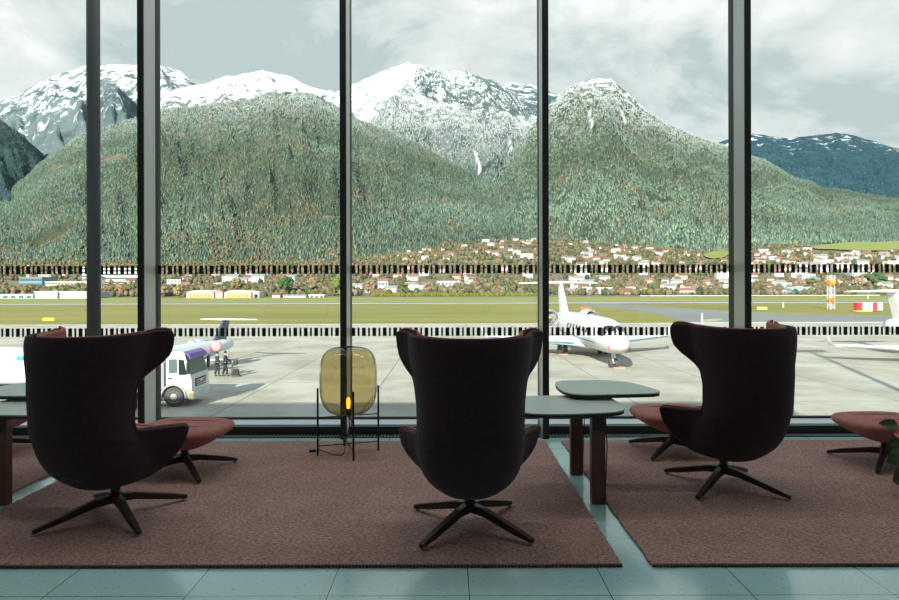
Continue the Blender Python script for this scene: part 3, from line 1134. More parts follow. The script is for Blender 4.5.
def forest(key, n, u0, u1, tmax, label, hmin=9.5, hmax=16, snow=(600, 1200), pal=PAL, aut=.05, dark=1.0):
    Ld = LAYERS[key]
    u = rng.uniform(u0, u1, n)
    t = rng.uniform(0, 1, n) ** .9 * tmax
    X, Y, Z = layer_xyz(Ld, u, t)
    dens = fbm(X / 260, Y / 260, 4, Ld['seed'] + 30)
    keep = (dens > .20) & ~in_meadow(key, u, t) & (bare_mask(key, X, Y, Z) < .5) & (bare_mask(key, X, Y, Z, CHUTE) < rng.uniform(.3, 1.2, n))
    X, Y, Z, u, t, dens = (q[keep] for q in (X, Y, Z, u, t, dens))
    n = len(X)
    C = pal[rng.integers(0, len(pal), n)] * rng.uniform(.75, 1.3, (n, 1))
    tone = fbm(X / 500, Y / 420 + Z / 300, 3, Ld['seed'] + 70)[:, None]
    C = C * (.35 + 1.3 * tone)
    an = fbm(X / 160, Y / 160, 4, Ld['seed'] + 50)
    isa = rng.uniform(0, 1, n) < np.clip((an - .54) * 3.0, 0, .6) * np.clip(1.1 - Z / 700, .08, 1) + aut * np.clip(.5 - t, 0, .5)
    C[isa] = AUT[rng.integers(0, len(AUT), isa.sum())] * rng.uniform(.7, 1.15, (isa.sum(), 1))
    s = np.clip((Z - snow[0]) / (snow[1] - snow[0]), 0, 1) ** 1.2 * .8
    s = s * rng.uniform(.3, 1.15, n)
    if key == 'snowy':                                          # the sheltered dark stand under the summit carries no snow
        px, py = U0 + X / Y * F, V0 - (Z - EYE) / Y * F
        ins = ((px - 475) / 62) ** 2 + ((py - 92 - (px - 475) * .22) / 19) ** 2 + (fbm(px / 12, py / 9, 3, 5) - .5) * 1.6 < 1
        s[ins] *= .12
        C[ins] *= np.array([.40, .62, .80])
    C = C * (1 - s[:, None]) + np.array([.62, .66, .68]) * s[:, None]
    C = np.clip(C * dark, 0, 1)
    H = rng.uniform(hmin, hmax, n) * (1 - .25 * np.clip(t, 0, 1))
    cones('conifer_forest', np.stack([X, Y, Z - 1.5], 1), H, H * rng.uniform(.17, .26, n), C, label)


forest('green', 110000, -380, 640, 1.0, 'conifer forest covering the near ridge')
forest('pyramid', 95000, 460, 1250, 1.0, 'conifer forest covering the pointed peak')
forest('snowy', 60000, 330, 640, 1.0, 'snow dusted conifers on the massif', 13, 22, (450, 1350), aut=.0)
forest('dark', 12000, -300, 120, 1.0, 'dark conifers on the dark flank', 13, 22, (900, 2200), PAL * np.array([.5, .7, .85]), 0, .8)
forest('blue', 9000, 720, 1200, .8, 'conifers tinted blue for haze on the far mountain', 16, 26, (2500, 4500), PAL * np.array([.30, .55, .85]), 0)  # palette shifted to blue to imitate haze


# ------------------------------------------------------------------ town
hw = {k: mat('house_' + k, c, .8) for k, c in dict(white=(.55, .54, .52), cream=(.48, .42, .32), pink=(.44, .31, .27), grey=(.34, .36, .37), ochre=(.45, .30, .15)).items()}
hr = {k: mat('roof_' + k, c, .85) for k, c in dict(brown=(.15, .09, .065), red=(.25, .12, .085), grey=(.22, .23, .24), pale=(.60, .60, .58)).items()}
win_m = mat('house_windows', (.07, .09, .11), .3)


def house_mesh(w, d, h, rh, wm, rm, hip=False):
    """a small house: walls, gable or flat roof with eaves, rows of windows; returns root with parts"""
    root = empty('house')
    w, d, h, rh = w * .82, d * .85, h * .85, rh * .85
    b = MB()
    if rh > 0:
        b.add([(-w, -d, 0), (w, -d, 0), (w, d, 0), (-w, d, 0), (-w, -d, h), (w, -d, h), (w, d, h), (-w, d, h), (-w, 0, h + rh), (w, 0, h + rh)],
              [(0, 3, 2, 1), (0, 1, 5, 4), (2, 3, 7, 6), (1, 2, 6, 9, 5), (3, 0, 4, 8, 7), (4, 5, 9, 8), (6, 7, 8, 9)])
    else:
        b.box(-w, w, -d, d, 0, h)
    b.build('walls', wm, root)
    r = MB()
    if rh > 0:
        e, t = .7, .3
        for s in (-1, 1):
            r.add([(-w - e, s * (d + e), h - e * rh / d), (w + e, s * (d + e), h - e * rh / d), (w + e, 0, h + rh), (-w - e, 0, h + rh),
                   (-w - e, s * (d + e), h - e * rh / d + t), (w + e, s * (d + e), h - e * rh / d + t), (w + e, 0, h + rh + t), (-w - e, 0, h + rh + t)],
                  [(0, 1, 2, 3), (4, 5, 6, 7), (0, 1, 5, 4), (1, 2, 6, 5), (2, 3, 7, 6), (3, 0, 4, 7)])
    else:
        r.box(-w - .3, w + .3, -d - .3, d + .3, h, h + .5)
    r.build('roof', rm, root)
    fl = max(1, int(h / 3))
    nw = max(2, int(w * 2 / 3.2))
    for f_ in range(fl):
        for k in range(nw):
            x = -w + (k + .5) * 2 * w / nw
            z = (f_ + .5) * h / fl
            MB().box(x - .6, x + .6, -d - .06, -d + .05, z - .7, z + .7).build('window', win_m, root)
    return root


KINDS = [('white', 'brown', 6, 4.5, 6, 3, 'small white house with a brown gable roof among the houses below the forest'),
         ('white', 'red', 7, 5, 6.5, 3, 'white house with a red gable roof among the houses below the forest'),
         ('cream', 'brown', 6.5, 5, 6.5, 3.2, 'cream house with a brown gable roof among the houses below the forest'),
         ('white', 'grey', 9, 5.5, 9, 2.6, 'larger white house with a grey gable roof among the houses below the forest'),
         ('pink', 'brown', 6, 5, 6, 3, 'pinkish house with a brown gable roof among the houses below the forest'),
         ('white', 'pale', 12, 6, 10, 0, 'white flat roofed apartment block among the houses below the forest'),
         ('grey', 'pale', 9, 6, 8, 0, 'grey flat roofed block among the houses below the forest')]
protos = []
for wk, rk, w, d, h, rh, lab in KINDS:
    r_ = house_mesh(w, d, h, rh, hw[wk], hr[rk])
    protos.append([r_, lab, 0])

HOUSES = []
OCC = []                                                     # ground already taken: x, y, radius


def place_house(k, u, Y, rz):
    p = protos[k]
    o = p[0] if p[2] == 0 else copy_tree(p[0])
    p[2] += 1
    z = float(valley_z(np.array([u]), np.array([Y]))[0])
    o.location = ((u - U0) / F * Y, Y, z - .6)
    o.rotation_euler = (0, 0, rz)
    o.scale = (.68, .68, .68) if Y < 660 else (1, 1, 1)
    tag(o, p[1], 'house', p[1].split(' among')[0].replace('larger ', 'larger ') + 's of the town')
    HOUSES.append((u, Y))
    OCC.append((o.location.x, Y, 11))


def free(u, Y, gap):
    X = (u - U0) / F * Y
    return all((X - a) ** 2 + (Y - b) ** 2 > (gap - 11 + r_) ** 2 for a, b, r_ in OCC)


# ------------------------------------------------------------------ front row of buildings beyond the runway
def block(name, px0, px1, py0, py1, Y, depth, wm, rm, label, cat='building', floors=0, cols=0, door=None, flat=True, sink=0, winm=None, rz=0, pitch=0):
    a, b = at(px0, py1, Y), at(px1, py0, Y)
    zb = float(valley_z(np.array([(px0 + px1) / 2]), np.array([Y + depth / 2]))[0]) if Y > 430 else GZ
    zb = min(zb, a.z) - .3
    w, h = (b.x - a.x) / 2, b.z - zb
    for q in np.arange(-w, w + .1, 8.0):
        OCC.append(((a.x + b.x) / 2 + q, Y + depth / 2, depth / 2 + 4))
    root = empty(name, ((a.x + b.x) / 2, Y + depth / 2, zb), rz)
    d = depth / 2
    MB().box(-w, w, -d, d, 0, h).build('walls', wm, root)
    if pitch:
        r = MB()
        r.add([(-w - .4, -d - .4, h), (w + .4, -d - .4, h), (w + .4, d + .4, h), (-w - .4, d + .4, h), (-w - .4, 0, h + pitch), (w + .4, 0, h + pitch)],
              [(0, 3, 2, 1), (0, 1, 5, 4), (2, 3, 4, 5), (1, 2, 5), (3, 0, 4)])
        r.build('roof', rm, root)
    else:
        MB().box(-w - .4, w + .4, -d - .4, d + .4, h, h + .5).build('roof', rm, root)
    base = max(a.z - zb, 0)
    for f_ in range(floors):
        z0 = base + (h - base) * (f_ + .25) / floors
        z1 = base + (h - base) * (f_ + .75) / floors
        if cols:
            for k in range(cols):
                x0 = -w + 2 * w * (k + .2) / cols
                MB().box(x0, x0 + 2 * w * .6 / cols, -d - .08, -d + .05, z0, z1).build('window', winm or win_m, root)
        else:
            MB().box(-w + .4, w - .4, -d - .08, -d + .05, z0, z1).build('window_strip', winm or win_m, root)
    if door:
        MB().box(-w * door[0], w * door[0], -d - .1, -d + .05, 0, h * door[1]).build('door', door[2], root)
    tag(root, label, cat)
    return root


W_, Cr, Gy, Pk = hw['white'], hw['cream'], hw['grey'], hw['pink']
teal = mat('teal_cladding', (.10, .24, .28), .5)
pale_teal = mat('pale_teal_roof', (.30, .52, .48), .5)
brown_door = mat('hangar_door_brown', (.42, .24, .10), .7)
hangar_pink = mat('hangar_salmon', (.66, .47, .36), .7)
block('container_row', -30, 32.8, 294, 298, 402, 9, pale_teal, hr['pale'], 'low teal and white container row at the field edge', floors=1, cols=8)
block('white_hangar', 35, 57.2, 291, 298.2, 402, 18, W_, hr['pale'], 'plain white hangar beside the long grey shed')
block('grey_shed', 59.6, 94, 291.5, 298.2, 402, 18, Gy, hr['pale'], 'long grey shed beside the plain white hangar', door=(.9, .4, W_))
block('yellow_hut', 272, 280, 294.5, 298.2, 404, 8, Cr, hr['brown'], 'small yellowish hut with brown gable roof', pitch=1.5)
block('low_shed', 283, 306, 295, 298.2, 404, 8, hw['grey'], hr['grey'], 'low grey shed beside the small yellowish hut')
block('low_hut', 309, 324, 295, 298.2, 404, 8, Cr, hr['pale'], 'low cream hut behind the far grass', floors=1, cols=3)
block('dark_garage', 253, 259, 292, 298.2, 400, 10, W_, hr['pale'], 'white garage with a dark door beside the brown hangars', door=(.6, .75, dark_glass))
block('office_block', 100, 138, 268, 283.5, 760, 26, W_, hr['pale'], 'white office block with dark window strips above autumn trees', floors=4)
block('office_block', 82, 100, 266, 281, 790, 20, W_, hr['grey'], 'white office block partly behind the round steel column', floors=4)
block('school_building', 45, 89, 281, 290.5, 620, 22, Cr, hr['pale'], 'long cream building with three rows of windows', floors=3, cols=14)
block('teal_building', 19, 42, 276.5, 286, 640, 26, teal, hr['grey'], 'dark teal clad hall near the thin chimney', floors=2)
block('apartment_block', 437, 460, 281.5, 293.5, 560, 16, W_, hr['pale'], 'white apartment block with small windows behind the hedge', floors=3, cols=6)
block('apartment_block', 461.5, 480, 282.5, 293.5, 560, 16, W_, hr['pale'], 'white apartment block beside a dark conifer behind the hedge', floors=3, cols=5)
block('white_house', 378, 388, 281, 292, 560, 12, W_, hr['red'], 'white gabled house just before the big conifer by the hedge', floors=2, cols=3, pitch=2.5)
block('brick_row', 568, 584.6, 291, 296.5, 470, 10, mat('brick', (.45, .24, .17), .8), hr['grey'], 'low brick row house beside the tail of the big jet', floors=1, cols=7, pitch=2)
block('white_villa', 587, 612, 288.5, 296.8, 470, 14, W_, hr['pale'], 'white flat roofed villa behind the big jet', floors=2, cols=6)
block('gabled_house', 621, 634, 292.5, 296.8, 468, 10, hw['ochre'], hr['brown'], 'ochre house with steep brown gable roof', floors=1, cols=3, pitch=3)
block('white_house', 766, 786, 290.5, 296.8, 470, 12, W_, hr['brown'], 'long white house with brown roof near the orange sign', floors=1, cols=6, pitch=2)
block('teal_roofed_hall', 793, 817, 290.5, 296.8, 480, 16, W_, pale_teal, 'white hall with pale teal roof near the lattice mast', floors=1, cols=5, pitch=2.2)
block('white_block', 680, 695, 291, 296.8, 480, 12, W_, hr['red'], 'white house with red roof behind the runway fence', floors=1, cols=4, pitch=2)
block('long_block', 640, 700, 276, 283.5, 900, 16, Pk, hr['grey'], 'long pinkish apartment row above the runway fence', floors=3, cols=16)
block('chapel', 589, 594, 256, 262, 1300, 10, W_, hr['grey'], 'white chapel with pointed tower among hillside houses', pitch=14)


def hangar(px0, px1, label):
    Y = 400
    a, b = at(px0, 298.3, Y), at(px1, 289.6, Y)
    w, h = (b.x - a.x) / 2, b.z - GZ
    root = empty('arched_hangar', ((a.x + b.x) / 2, Y + 10, GZ))
    prof = [(-w, 0)] + [(-w * math.cos(t), h * .62 + h * .38 * math.sin(t)) for t in [math.pi * k / 16 for k in range(17)]] + [(w, 0)]
    MB().loft([[(x, y, z) for x, z in prof] for y in (-10, 10)]).build('vault', hangar_pink, root)
    dr = MB().box(-w * .82, w * .82, -10.15, -9.9, 0, h * .62).build('sliding_door', brown_door, root)
    for k in range(1, 6):
        x = -w * .82 + 1.64 * w * k / 6
        MB().box(x - .12, x + .12, -10.22, -10.14, 0, h * .62).build('door_joint', hangar_pink, dr)
    tag(root, label, 'hangar', 'arched hangars')


hangar(186.5, 213.5, 'arched salmon hangar with brown door, nearer the white truck')
block('link_building', 215.3, 222.6, 291.5, 298.2, 400, 10, Pk, hr['grey'], 'small pinkish building between the two arched hangars', door=(.6, .5, W_))
hangar(224.3, 251, 'arched salmon hangar with brown door, next to the garage with dark door')
# chimney
cz = at(28.5, 280, 700)
t_ = MB().lathe([(2.0, 0), (1.4, 22)], 16).build('chimney', hw['white'], smooth=False, loc=(cz.x, 700, cz.z - 4))
tag(t_, 'thin pale chimney rising by the teal hall', 'chimney')
# low boundary wall along the runway
b = MB()
tag(MB().box(at(640, 297, 436).x, at(880, 297, 436).x, 436, 436.4, GZ - .3, at(700, 295.9, 436).z).build('boundary_wall', hw['white']), 'long low white wall along the far side of the runway', 'wall')
# hedge
hg = MB()
x0, x1 = at(374, 296, 440).x, at(548, 296, 440).x
k = int((x1 - x0) / 1.1)
P = np.stack([np.linspace(x0, x1, k), np.full(k, 441.0) + rng.uniform(-.6, .6, k), np.full(k, GZ - .5)], 1)
Hh = rng.uniform(3.0, 4.0, k)
blobs('hedge', P, Hh, np.full(k, 1.3), np.tile([(.115, .115, .028)], (k, 1)) * rng.uniform(.8, 1.2, (k, 1)), 'long yellow green hedge at the far field edge', 'hedge')

# single trees near the field
trunk_m = mat('bark', (.09, .065, .045), .9)


def single_tree(px, py, hpx, Y, wide, c_, label, conifer=False, group=None):
    p = at(px, py, Y)
    h = hpx / F * Y
    OCC.append((p.x, p.y, h * wide + 1))
    root = empty('conifer_tree' if conifer else 'broadleaf_tree', p)
    MB().tube([(0, 0, -1.0), (.1, 0, h * .3), (0, .1, h * .85)], [h * .028, h * .022, h * .006], 8).build('trunk', trunk_m, root)
    bm = MB()
    iv, if_ = ICO_V
    for k in range(46):
        if conifer:
            t = random.random() ** .8
            zc = h * (.12 + .86 * t)
            rmax = h * wide * (1.02 - t) + .1
            rs = h * .075 * (1.3 - t)
        else:
            t = random.random()
            zc = h * (.25 + .70 * t)
            rmax = h * wide * math.sqrt(max(1 - (2 * t - 1) ** 2, .05))
            rs = h * .12
        a, q = random.uniform(0, 6.28), math.sqrt(random.random())
        cc = np.array([rmax * q * math.cos(a), rmax * q * math.sin(a), zc])
        V = iv * rng.uniform(.65, 1.25, (len(iv), 1)) * rs + cc
        bm.add([tuple(x) for x in V], [tuple(int(j) for j in x) for x in if_])
    m = mat('foliage_%d_%d_%d' % tuple(int(x * 1000) for x in c_), c_, .95, noise=(.8, tuple(x * 1.6 for x in c_)), spec=.1)
    bm.build('crown', m, root, fix=False)
    tag(root, label, 'tree', group)


single_tree(285.5, 293, 17, 470, .42, (.045, .075, .030), 'dense round dark green tree beside the small yellowish hut')
single_tree(313, 293, 16, 480, .34, (.15, .12, .075), 'brownish open tree above the low cream hut')
single_tree(338, 293, 17, 475, .36, (.085, .12, .035), 'green tree beside the window mullion above the lamp')
single_tree(404, 295, 20, 455, .33, (.055, .085, .028), 'big green conifer rising from the hedge', True)
single_tree(482, 294, 11, 470, .30, (.05, .075, .035), 'small dark conifer beside the white apartment block', True)
single_tree(371, 294, 14, 470, .40, (.17, .12, .075), 'bare brownish tree beside the white gabled house')
single_tree(428, 294, 12, 470, .40, (.19, .125, .085), 'reddish bush tree between hedge conifer and apartment block')
single_tree(179, 297, 13, 430, .42, (.20, .16, .08), 'yellow brown tree before the first arched hangar')
single_tree(164, 297, 11, 430, .40, (.17, .13, .075), 'brown tree next to the mullion behind the white truck')
single_tree(120, 295, 11, 470, .5, (.24, .13, .06), 'orange autumn tree below the white office block')
single_tree(106, 296, 10, 460, .5, (.15, .115, .06), 'brown tree beside the orange autumn tree')
single_tree(237, 291, 13, 500, .55, (.16, .14, .075), 'wide brown tree above the second arched hangar')
single_tree(28, 293, 9, 470, .6, (.14, .115, .06), 'brown tree clump before the teal hall')
single_tree(876, 293, 20, 560, .5, (.045, .08, .035), 'large dark green tree above the striped barrier box')
single_tree(812, 290, 11, 560, .5, (.085, .11, .045), 'dull green tree above the pale teal roof')
single_tree(858, 291, 12, 520, .5, (.20, .15, .11), 'bare greyish tree beside the large dark tree')
single_tree(645, 296.5, 8, 460, .4, (.24, .22, .04), 'small yellow tree beside the steep gabled house')


ZONES = [(560, 640, 500, 640, 9), (640, 740, 470, 640, 16), (752, 905, 510, 640, 18), (352, 420, 470, 560, 5), (395, 545, 900, 1790, 40), (560, 738, 620, 1790, 62), (750, 905, 620, 1500, 78), (352, 545, 560, 850, 12), (170, 345, 560, 1050, 16), (-20, 160, 600, 1100, 8)]
for u0, u1, Y0, Y1, n in ZONES:
    c_ = 0
    for _ in range(n * 30):
        if c_ >= n:
            break
        u, Y = random.uniform(u0, u1), Y0 + (Y1 - Y0) * random.random() ** .8
        if in_meadow('val', np.array([u]), np.array([Y]))[0] or not free(u, Y, 24):
            continue
        place_house(random.choices(range(7), (5, 3, 4, 4, 2, 2, 1))[0], u, Y, random.uniform(-.5, .5))
        c_ += 1

# scrub and broadleaf trees between the houses
n = 26000
u = rng.uniform(-380, 1250, n)
Y = np.where(rng.uniform(0, 1, n) < .30, 446 + 170 * rng.uniform(0, 1, n), 470 + (FOOT - 440) * rng.uniform(0, 1, n) ** .75)
dens = fbm(u / 14, Y / 70, 4, 90)
keep = (dens > .36) & ~in_meadow('val', u, Y)
X = (u - U0) / F * Y
for a, b in HOUSES:                                           # sight lines stay open a little in front of the houses
    ax = (a - U0) / F * b
    keep &= ~((np.abs(X - ax * (Y / b)) < (7 if b > 660 else 3)) & (Y > b - 22) & (Y < b))
for a, b, r_ in OCC:
    keep &= (X - a) ** 2 + (Y - b) ** 2 > (r_ + 4) ** 2
u, Y, X = u[keep], Y[keep], X[keep]
Z = valley_z(u, Y)
pal2 = np.array([(.125, .098, .062), (.15, .122, .078), (.105, .110, .050), (.085, .110, .050), (.17, .112, .062), (.058, .085, .045), (.15, .132, .100)])
C = pal2[rng.integers(0, len(pal2), len(u))] * rng.uniform(.7, 1.25, (len(u), 1))
H = rng.uniform(3.5, 8.5, len(u)) * np.clip(Y / 900, .74, 1.15)
blobs('autumn_woodland', np.stack([X, Y, Z - .8], 1), H, H * rng.uniform(.32, .5, len(u)), C, 'brown and olive autumn trees between the town houses')
n = 6500
u = rng.uniform(-380, 1250, n)
t = rng.uniform(0, .14, n)
X, Y, Z = layer_xyz(LAYERS['green'], u, t)
C = pal2[rng.integers(0, len(pal2), n)] * rng.uniform(.75, 1.3, (n, 1))
k2 = (fbm(X / 90, Y / 90, 3, 12) > .48) & ~in_meadow('pyramid', u, t) & (u < 800)
H = rng.uniform(6, 11, n)
blobs('autumn_woodland', np.stack([X, Y, Z - 1], 1)[k2], H[k2], (H * .42)[k2], C[k2], 'brown autumn trees at the foot of the ridge')


# ------------------------------------------------------------------ small airfield furniture
def sign(px0, px1, py0, py1, m, label, name='airfield_sign'):
    base = gnd((px0 + px1) / 2, py1)
    w = (px1 - px0) / F * base.y / 2
    h = (py1 - py0) / F * base.y
    root = empty(name, base)
    MB().box(-w, w, -.12, .12, .18, h).build('panel', m, root, bevel=.02)
    for s in (-.7, .7):
        MB().lathe([(.05, -.02), (.05, .2)], 8, (s * w, 0, 0)).build('support', grey_plastic, root)
    tag(root, label, 'sign')


sign(43, 54.5, 317, 320.8, yellow, 'yellow airfield sign standing in the near grass')
sign(757, 767, 307.6, 311, mat('orange_board', (.75, .42, .15), .5), 'orange airfield sign beyond the taxiway')
sign(581, 590, 307.4, 311, mat('red_board', (.70, .12, .08), .5), 'red airfield sign behind the big jet')


def post(px, py0, py1, rad, label):
    b = gnd(px, py1)
    h = (py1 - py0) / F * b.y
    root = empty('marker_post', b)
    MB().lathe([(rad, 0), (rad * .9, h * .93), (rad * .5, h)], 14).build('post', white_paint, root)
    MB().box(-rad * 1.8, rad * 1.8, -rad * 1.8, rad * 1.8, -.02, .08).build('foot', grey_plastic, root)
    tag(root, label, 'marker post')


post(702, 313.8, 324.5, .16, 'white marker post standing at the apron edge above the chair wing')
post(783.2, 303, 308.2, .22, 'short white marker post in the grass near the lattice mast')
post(868, 295, 300.0, .22, 'thin pale post behind the striped barrier box')


def lattice_mast():
    b = gnd(831, 310)
    h = (310 - 276) / F * b.y
    root = empty('lattice_mast', b)
    om, wm = mat('mast_orange', (.82, .24, .04), .5), white_paint
    n = 6
    for i in range(n):
        z0, z1 = h * i / n, h * (i + 1) / n
        s = MB()
        q = .62
        for x, y in ((-q, -q), (q, -q), (q, q), (-q, q)):
            s.tube([(x, y, z0), (x, y, z1)], .11, 6)
        for (xa, ya), (xb, yb) in (((-q, -q), (q, -q)), ((q, -q), (q, q)), ((q, q), (-q, q)), ((-q, q), (-q, -q))):
            s.tube([(xa, ya, z0), (xb, yb, (z0 + z1) / 2)], .05, 5)
            s.tube([(xb, yb, (z0 + z1) / 2), (xa, ya, z1)], .05, 5)
        s.build('mast_section', om if i in (1, 4) else wm, root)
    MB().box(-1, 1, -1, 1, h * .26, h * .27).build('platform', om, root)
    MB().box(-.8, .8, -.8, .8, h * .74, h * .85).build('antenna_box', om, root)
    tag(root, 'orange and white lattice mast standing in the far grass', 'mast')


lattice_mast()
b0 = gnd(868, 312.5)
bx = empty('barrier_box', b0)
wd = 25 / F * b0.y / 2
hh = 9 / F * b0.y
red = mat('signal_red', (.62, .04, .05), .5)
for i in range(5):
    x = -wd + 2 * wd * i / 5
    MB().box(x, x + 2 * wd / 5, -.8, .8, .35, hh).build('panel', red if i in (0, 3) else white_paint, bx)
MB().box(-wd, wd * .2, -.7, .7, 0, .35).build('base_frame', yellow, bx)
tag(bx, 'red and white striped barrier box on a yellow base in the grass', 'barrier')


# ------------------------------------------------------------------ jets
def ring(yc, zc, rx, rz, n=28, p=2.0):
    out = []
    for k in range(n):
        t = 2 * math.pi * k / n
        c_, s_ = math.cos(t), math.sin(t)
        out.append((rx * math.copysign(abs(c_) ** (2 / p), c_), yc, zc + rz * math.copysign(abs(s_) ** (2 / p), s_)))
    return out


FUS = [(-12.9, 1.85, .03, .03), (-12.7, 1.86, .25, .22), (-12.2, 1.90, .55, .48), (-11.3, 1.98, .86, .78), (-10.2, 2.14, 1.12, 1.04), (-9.2, 2.30, 1.28, 1.26), (-8.0, 2.38, 1.37, 1.37),
       (-5, 2.40, 1.40, 1.40), (0, 2.40, 1.40, 1.40), (3.5, 2.42, 1.38, 1.38), (6, 2.58, 1.22, 1.18), (8.5, 2.85, .86, .82), (10.5, 3.12, .45, .42), (11.6, 3.25, .14, .14)]


def fus_at(y):
    ys = [f[0] for f in FUS]
    return [float(np.interp(y, ys, [f[k] for f in FUS])) for k in (1, 2, 3)]


def aerofoil(c0, chord, thick, axis, back=Vector((0, 1, 0)), up=None):
    """ring of a wing section: c0 leading-edge point"""
    prof = [(0, 0), (.03, .5), (.12, .85), (.3, 1), (.55, .8), (.8, .4), (1, .03), (1, -.03), (.8, -.22), (.55, -.45), (.3, -.55), (.12, -.5), (.03, -.35)]
    return [Vector(c0) + back * (x * chord) + up * (z * thick * chord) for x, z in prof]


def make_jet(label, group, paint, fin_m, scale, loc, rz, covers=None, blue=True, ws=1.0, ts=1.0):
    root = empty('business_jet', loc, rz, scale)
    MB().loft([ring(*f) for f in FUS]).build('fuselage', paint, root, smooth=True)
    # windscreen panels: patches of the hull lifted off it
    def hull_patch(y0, y1, a0, a1, m, name, off=.015, ny=6, na=8, slope=0):
        V = []
        for i in range(ny):
            for j in range(na):
                a = a0 + (a1 - a0) * j / (na - 1)
                y = y0 + (y1 - y0) * i / (ny - 1) + slope * abs(math.cos(a))
                zc, rx, rz_ = fus_at(y)
                V.append(((rx + off) * math.cos(a), y - off, zc + (rz_ + off) * math.sin(a)))
        fs = [(i * na + j, i * na + j + 1, (i + 1) * na + j + 1, (i + 1) * na + j) for i in range(ny - 1) for j in range(na - 1)]
        MB().add(V, fs).build(name, m, root, smooth=True)
    for a0, a1 in ((93, 128), (52, 87), (131, 160), (20, 49)):
        hull_patch(-11.15, -10.1, R(a0), R(a1), dark_glass, 'windscreen_panel', .02, slope=.75)
    for sg in (0, 1):
        for k in range(7):
            y = -7 + k * 1.15
            a = R(14) if sg == 0 else R(166)
            hull_patch(y, y + .5, a - R(8), a + R(8), dark_glass, 'cabin_window', .012, 3, 4)
    if blue:
        for a in (R(-22), R(202)):
            hull_patch(-9.0, 7.0, a - R(2.5), a + R(2.5), steel_blue, 'blue_stripe', .012, 24, 3)
    # red probe covers at the nose
    zc, rx, rz_ = fus_at(-11.4)
    for sg in (-1, 1):
        MB().box(sg * rx * .93 - .07, sg * rx * .93 + .07, -11.45, -11.3, zc - .50, zc - .1).build('probe_cover', red_cover, root, bevel=.02)
    # wings
    up = Vector((0, 0, 1))
    for sg in (-1, 1):
        secs = []
        for x, y, z, ch_, th in ((.6, -3.3, 1.25, 5.2, .13), (1.5, -2.8, 1.28, 4.6, .125), (4.5, -.6, 1.36, 2.9, .11), (7.9, 1.7, 1.50, 1.5, .10), (8.1, 1.9, 1.52, 1.25, .09)):
            secs.append(aerofoil((sg * (1.5 + (x - 1.5) * ws if x > 1.5 else x), y, z), ch_, th, None, up=up))
        w = MB().loft(secs).build('wing', paint, root, smooth=False, bevel=.0)
        le = MB().tube([(sg * 1.5, -2.80, 1.28), (sg * (1.5 + 3 * ws), -.60, 1.36), (sg * (1.5 + 6.4 * ws), 1.68, 1.5)], [.085, .07, .05], 8).build('leading_edge', polished if not blue else steel_blue, w, smooth=True)  # blue colour here stands in for sky reflected along the edge
        wl = []
        out = Vector((sg, 0, .0))
        for x, y, z, ch_ in ((8.08, 2.0, 1.52, 1.2), (8.30, 2.4, 1.78, .95), (8.48, 2.8, 2.40, .55)):
            wl.append(aerofoil((sg * (x - 8.08 + 1.5 + 6.58 * ws), y, z), ch_, .09, None, up=Vector((-sg, 0, .25)).normalized()))
        MB().loft(wl).build('winglet', paint, w)
        # gear fairing under the wing root
    MB().loft([ring(y, 1.15, rx, rz_, 20) for y, rx, rz_ in ((-4.6, .1, .06), (-3.8, .9, .28), (-2, 1.3, .42), (1.5, 1.3, .42), (3.0, .8, .25), (3.8, .1, .06))]).build('belly_fairing', paint, root, smooth=True)
    # fin and tailplane
    fs = []
    for z, y, ch_ in ((2.9, 5.9, 4.6), (3.6, 6.9, 3.7), (6.4, 9.3, 2.3), (6.75, 9.55, 2.15)):
        fs.append(aerofoil((0, y, z), ch_, .10, None, up=Vector((1, 0, 0))))
    MB().loft(fs).build('fin', fin_m, root)
    MB().loft([ring(y, 6.72, r_, r_, 14) for y, r_ in ((9.1, .03), (9.5, .17), (10.5, .22), (11.6, .17), (12.5, .03))]).build('tail_bullet', paint, root, smooth=True)
    for sg in (-1, 1):
        ts_ = [aerofoil((sg * x * ts, y, z), c_, .10, None, up=up) for x, y, z, c_ in ((.05, 9.55, 6.75, 2.1), (2.2, 10.4, 6.72, 1.55), (4.4, 11.2, 6.70, .95))]
        MB().loft(ts_).build('tailplane', paint, root)
    # engines
    for sg in (-1, 1):
        n = 26
        X = sg * 2.05
        prof = [(5.05, .60), (4.75, .70), (4.7, .73), (4.85, .79), (5.4, .84), (6.6, .83), (7.8, .70), (8.5, .52), (8.48, .46)]
        rings = [[(X + r_ * math.cos(2 * math.pi * k / n), y, 3.15 + r_ * math.sin(2 * math.pi * k / n)) for k in range(n)] for y, r_ in prof]
        e = MB().loft(rings, cap=False).build('engine', paint, root, smooth=True)
        lp = [[(X + r_ * math.cos(2 * math.pi * k / n), y, 3.15 + r_ * math.sin(2 * math.pi * k / n)) for k in range(n)] for y, r_ in ((5.0, .615), (4.72, .70), (4.68, .745), (4.80, .80), (5.0, .815))]
        MB().loft(lp, cap=False).build('intake_lip', polished, e, smooth=True)
        M = Matrix.Translation((X, 5.25, 3.15)) @ Matrix.Rotation(R(90), 4, 'X')
        if covers:
            c_ = MB()
            c_.loft([[M @ Vector((r_ * math.cos(2 * math.pi * k / n), r_ * math.sin(2 * math.pi * k / n), z)) for k in range(n)] for z, r_ in ((.2, .72), (.62, .80), (.72, .72), (.78, .3))])
            c_.build('intake_cover', covers, e, smooth=True)
        else:
            f_ = MB()
            for k in range(18):
                a = 2 * math.pi * k / 18
                ca, sa = math.cos(a), math.sin(a)
                cb, sb = math.cos(a + .28), math.sin(a + .28)
                f_.add([M @ Vector(p) for p in ((.16 * ca, .16 * sa, .02), (.6 * ca, .6 * sa, .02), (.6 * cb, .6 * sb, -.12), (.16 * cb, .16 * sb, -.12))], [(0, 1, 2, 3)])
            f_.build('fan', grey_plastic, e)
